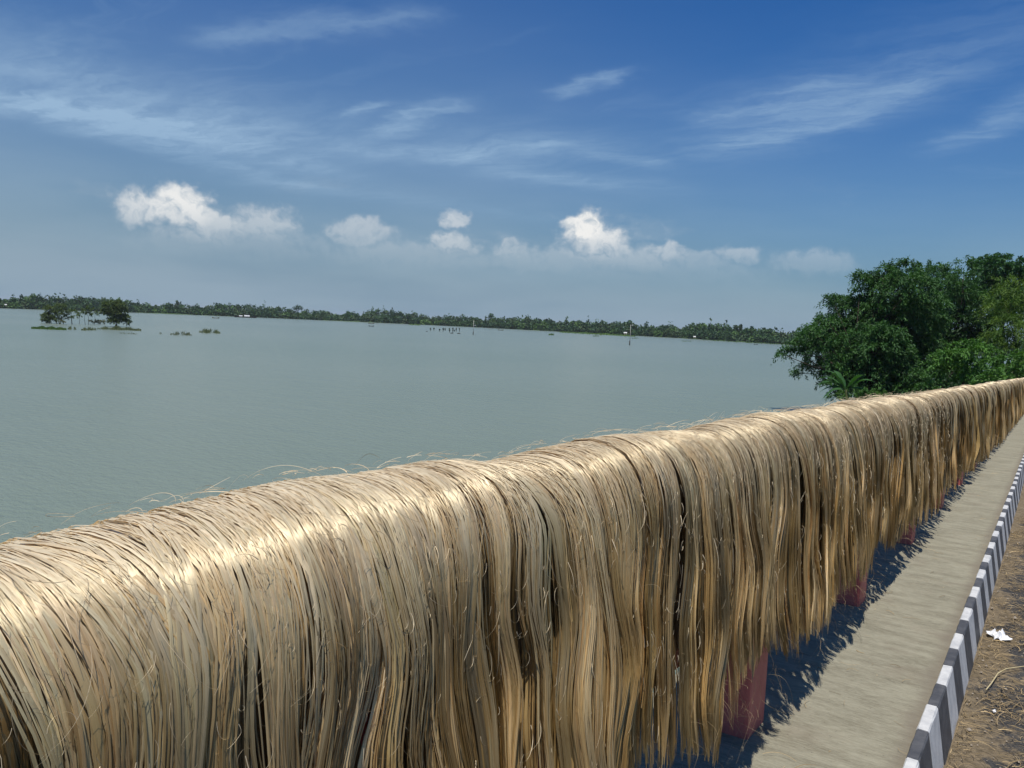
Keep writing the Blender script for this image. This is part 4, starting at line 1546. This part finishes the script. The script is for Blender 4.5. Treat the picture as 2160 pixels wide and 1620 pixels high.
for k, (x0, x1, y, lab) in enumerate(((950, 956, 703.3, 'left dark log floating below the row of stakes'), (964, 971, 703.8, 'right thicker log floating below the row of stakes'),
                                    (899, 902, 699.5, 'small dark log at the left end of the row of stakes'))):
    a_, b_ = onz(x0, y), onz(x1, y + (x1 - x0) * .04)
    mb = MB()
    mb.tube([a_ + (0, 0, .05), (a_ + b_) / 2 + np.array([0, 0, .22]), b_ + (0, 0, .05)], [0.12, 0.22, 0.12], 7)
    tag(link('floating_log', mb.mesh('floating_log', M_WOOD, smooth=True, origin=a_), loc=a_), lab, 'log')


# poles in the water
def pole(x, ybase, ytop, label, seed, arm):
    b = onz(x, ybase)
    rg = math.hypot(b[0], b[1])
    h = at(x, ytop, rg)[2]
    root = empty('power_pole', (b[0], b[1], 0), label, 'pole')
    mb = MB()
    mb.tube([(0, 0, -1), (0.05, 0, h * .5), (0, 0, h)], [0.11, 0.09, 0.06], 8)
    link('shaft', mb.mesh('shaft', M_POLE, smooth=True), root)
    mb = MB()
    mb.tube([(0, 0, -.5), (0, 0, h * .22)], [0.20, 0.17], 8)
    link('dark_foot', mb.mesh('dark_foot', M_WOOD, smooth=True), root)
    mb = MB()
    d = Vector((0.84, 0.54, 0))
    z = h * arm
    mb.tube([d * -0.1 + Vector((0, 0, z)), d * 0.75 + Vector((0, 0, z + .15))], [0.05, 0.05], 6)
    link('bracket', mb.mesh('bracket', M_POLE), root)
    mb = MB()
    mb.tube([d * 0.75 + Vector((0, 0, z - .05)), d * 0.75 + Vector((0, 0, z + .35))], [0.16, 0.10], 8)
    link('insulator', mb.mesh('insulator', M_TIN), root)


pole(998, 706, 675, 'left slender pale pole rising from the water right of the stakes', 1, 0.62)
pole(1328, 728, 685, 'right taller slender pole rising from the open water', 2, 0.97)


# ------------------------------------------------------------------ boats
def hull(L, Wd, Hh, mat, origin_z=0.0):
    n = 14
    rows = []
    for i in range(n + 1):
        t = i / n * 2 - 1
        w = Wd / 2 * (1 - abs(t) ** 2.6)
        z = Hh * (0.55 + 0.75 * abs(t) ** 2.4)
        x = t * L / 2
        rows.append([(x, -w, z), (x * .96, -w * .75, -0.15), (x * .96, w * .75, -0.15), (x, w, z)])
    V = np.array(rows).reshape(-1, 3)
    m_ = 4
    I = np.arange((n + 1) * m_).reshape(n + 1, m_)
    F = np.stack([I[:-1, :-1], I[:-1, 1:], I[1:, 1:], I[1:, :-1]], -1).reshape(-1, 4)
    return np_mesh('hull', V, F, mat=mat)


def boat(px, py, len_px, label, roofs=(), group=None, mat=None, person=False):
    b = onz(px, py)
    rg = math.hypot(b[0], b[1])
    L = len_px * rg / FPX
    rz = math.atan2(-b[0], b[1]) + 0.15
    root = empty('boat', (b[0], b[1], 0.02), label, 'boat', group, rz)
    hm = max(L * 0.07, min(0.9, L * 0.16))
    link('hull', hull(L, L * 0.2, hm, mat or M_WOOD), root)
    for (c, w, h) in roofs:
        n = 8
        V = []
        for i in range(n + 1):
            a_ = math.pi * i / n
            for s in (-1, 1):
                V.append((c * L + s * w * L / 2, -math.cos(a_) * L * 0.07, hm * .7 + math.sin(a_) * h * L))
        I = np.arange((n + 1) * 2).reshape(n + 1, 2)
        F = np.stack([I[:-1, 0], I[:-1, 1], I[1:, 1], I[1:, 0]], -1)
        link('cabin_roof', np_mesh('cabin_roof', V, F, mat=M_TIN), root)
        mb = MB()
        mb.box(c * L - w * L / 2 + .03, c * L + w * L / 2 - .03, -L * .06, L * .06, hm * .3, hm * .7 + h * L * .5)
        link('cabin', mb.mesh('cabin', M_WALL), root)
    mb = MB()
    for s in (-0.25, 0.1, 0.33):
        mb.box(s * L - .1, s * L + .1, -L * .085, L * .085, hm * .45, hm * .55)
    link('thwart', mb.mesh('thwart', M_WALL), root)
    return root


def long_boat():
    """the moored boat with two white arched covers in front of the far trees"""
    root = boat(518, 670.0, 44, 'long low country boat with two white arched covers moored off the far trees', roofs=((-0.22, 0.15, 0.045), (0.05, 0.24, 0.065)))
    return root


long_boat()
boat(455, 671.5, 14, 'small pale open boat left of the boat with white covers', mat=M_WALL)
boat(783, 688.5, 11, 'small dark rowing boat alone in front of the far shore', mat=M_WOOD)
boat(783, 683.0, 13, 'faint grey boat close to the shore behind the small dark one', mat=M_WALL)
boat(1594, 727, 8, 'tiny dark boat near the right end of the far shore', mat=M_WOOD)
boat(1056, 697.0, 12, 'brown boat drawn up against the far bank below the trees', mat=M_WALL)


# ------------------------------------------------------------------ huts
def hut(px, py, w_px, h_px, label, wy):
    b = onz(px, wy)
    rg = math.hypot(b[0], b[1])
    w = w_px * rg / FPX
    h = h_px * rg / FPX
    rz = math.atan2(-b[0], b[1])
    p = at(px, py, rg)
    root = empty('hut', (p[0], p[1], p[2]), label, 'hut', None, rz)
    mb = MB()
    mb.box(-w / 2, w / 2, -w * .3, w * .3, 0, h * .6)
    wl = link('wall', mb.mesh('wall', M_WALL), root)
    mb = MB()
    e = w * 0.08
    mb.add([(-w / 2 - e, -w * .36, h * .55), (w / 2 + e, -w * .36, h * .55), (w / 2 + e, w * .36, h * .55), (-w / 2 - e, w * .36, h * .55),
            (-w / 2 - e, 0, h), (w / 2 + e, 0, h)], [(0, 1, 5, 4), (2, 3, 4, 5), (0, 4, 3), (1, 2, 5), (0, 3, 2, 1)])
    link('roof', mb.mesh('roof', M_TIN), root)
    mb = MB()
    mb.box(-w * .08, w * .08, -w * .305, -w * .299, 0, h * .45)
    link('door', mb.mesh('door', M_WOOD), root)


hut(1319, 705, 6, 4.5, 'white roofed hut on the far bank just left of the tallest pole', 711.0)
hut(1465, 712.5, 4.5, 3.5, 'tiny white roofed hut against the dark trees right of the flat topped tree', 718.0)
hut(12, 645, 3, 3, 'pale hut among the trees at the far left end of the shore', 652.0)

# ------------------------------------------------------------------ humid air over the water
hz_ = MB()
hz_.box(-5200, 5200, -5200, 5200, -1.0, 17.0)
hzm = bpy.data.materials.new('humid_air')
hzm.use_nodes = True
T = NT(hzm.node_tree)
T.n.clear()
vo = T.new('ShaderNodeOutputMaterial')
pv = T.new('ShaderNodeVolumePrincipled')
pv.inputs['Color'].default_value = (0.86, 0.92, 1.0, 1)
pv.inputs['Density'].default_value = 0.00010
pv.inputs['Anisotropy'].default_value = 0.2
T.l.new(pv.outputs[0], vo.inputs['Volume'])
tag(link('haze', hz_.mesh('haze', hzm)), 'thin humid haze in the air over the flood water', 'haze', kind='stuff')

print('objects', len(bpy.data.objects), 'tris', sum(sum(p.loop_total-2 for p in o.data.polygons) for o in bpy.data.objects if o.type=='MESH') if False else '')
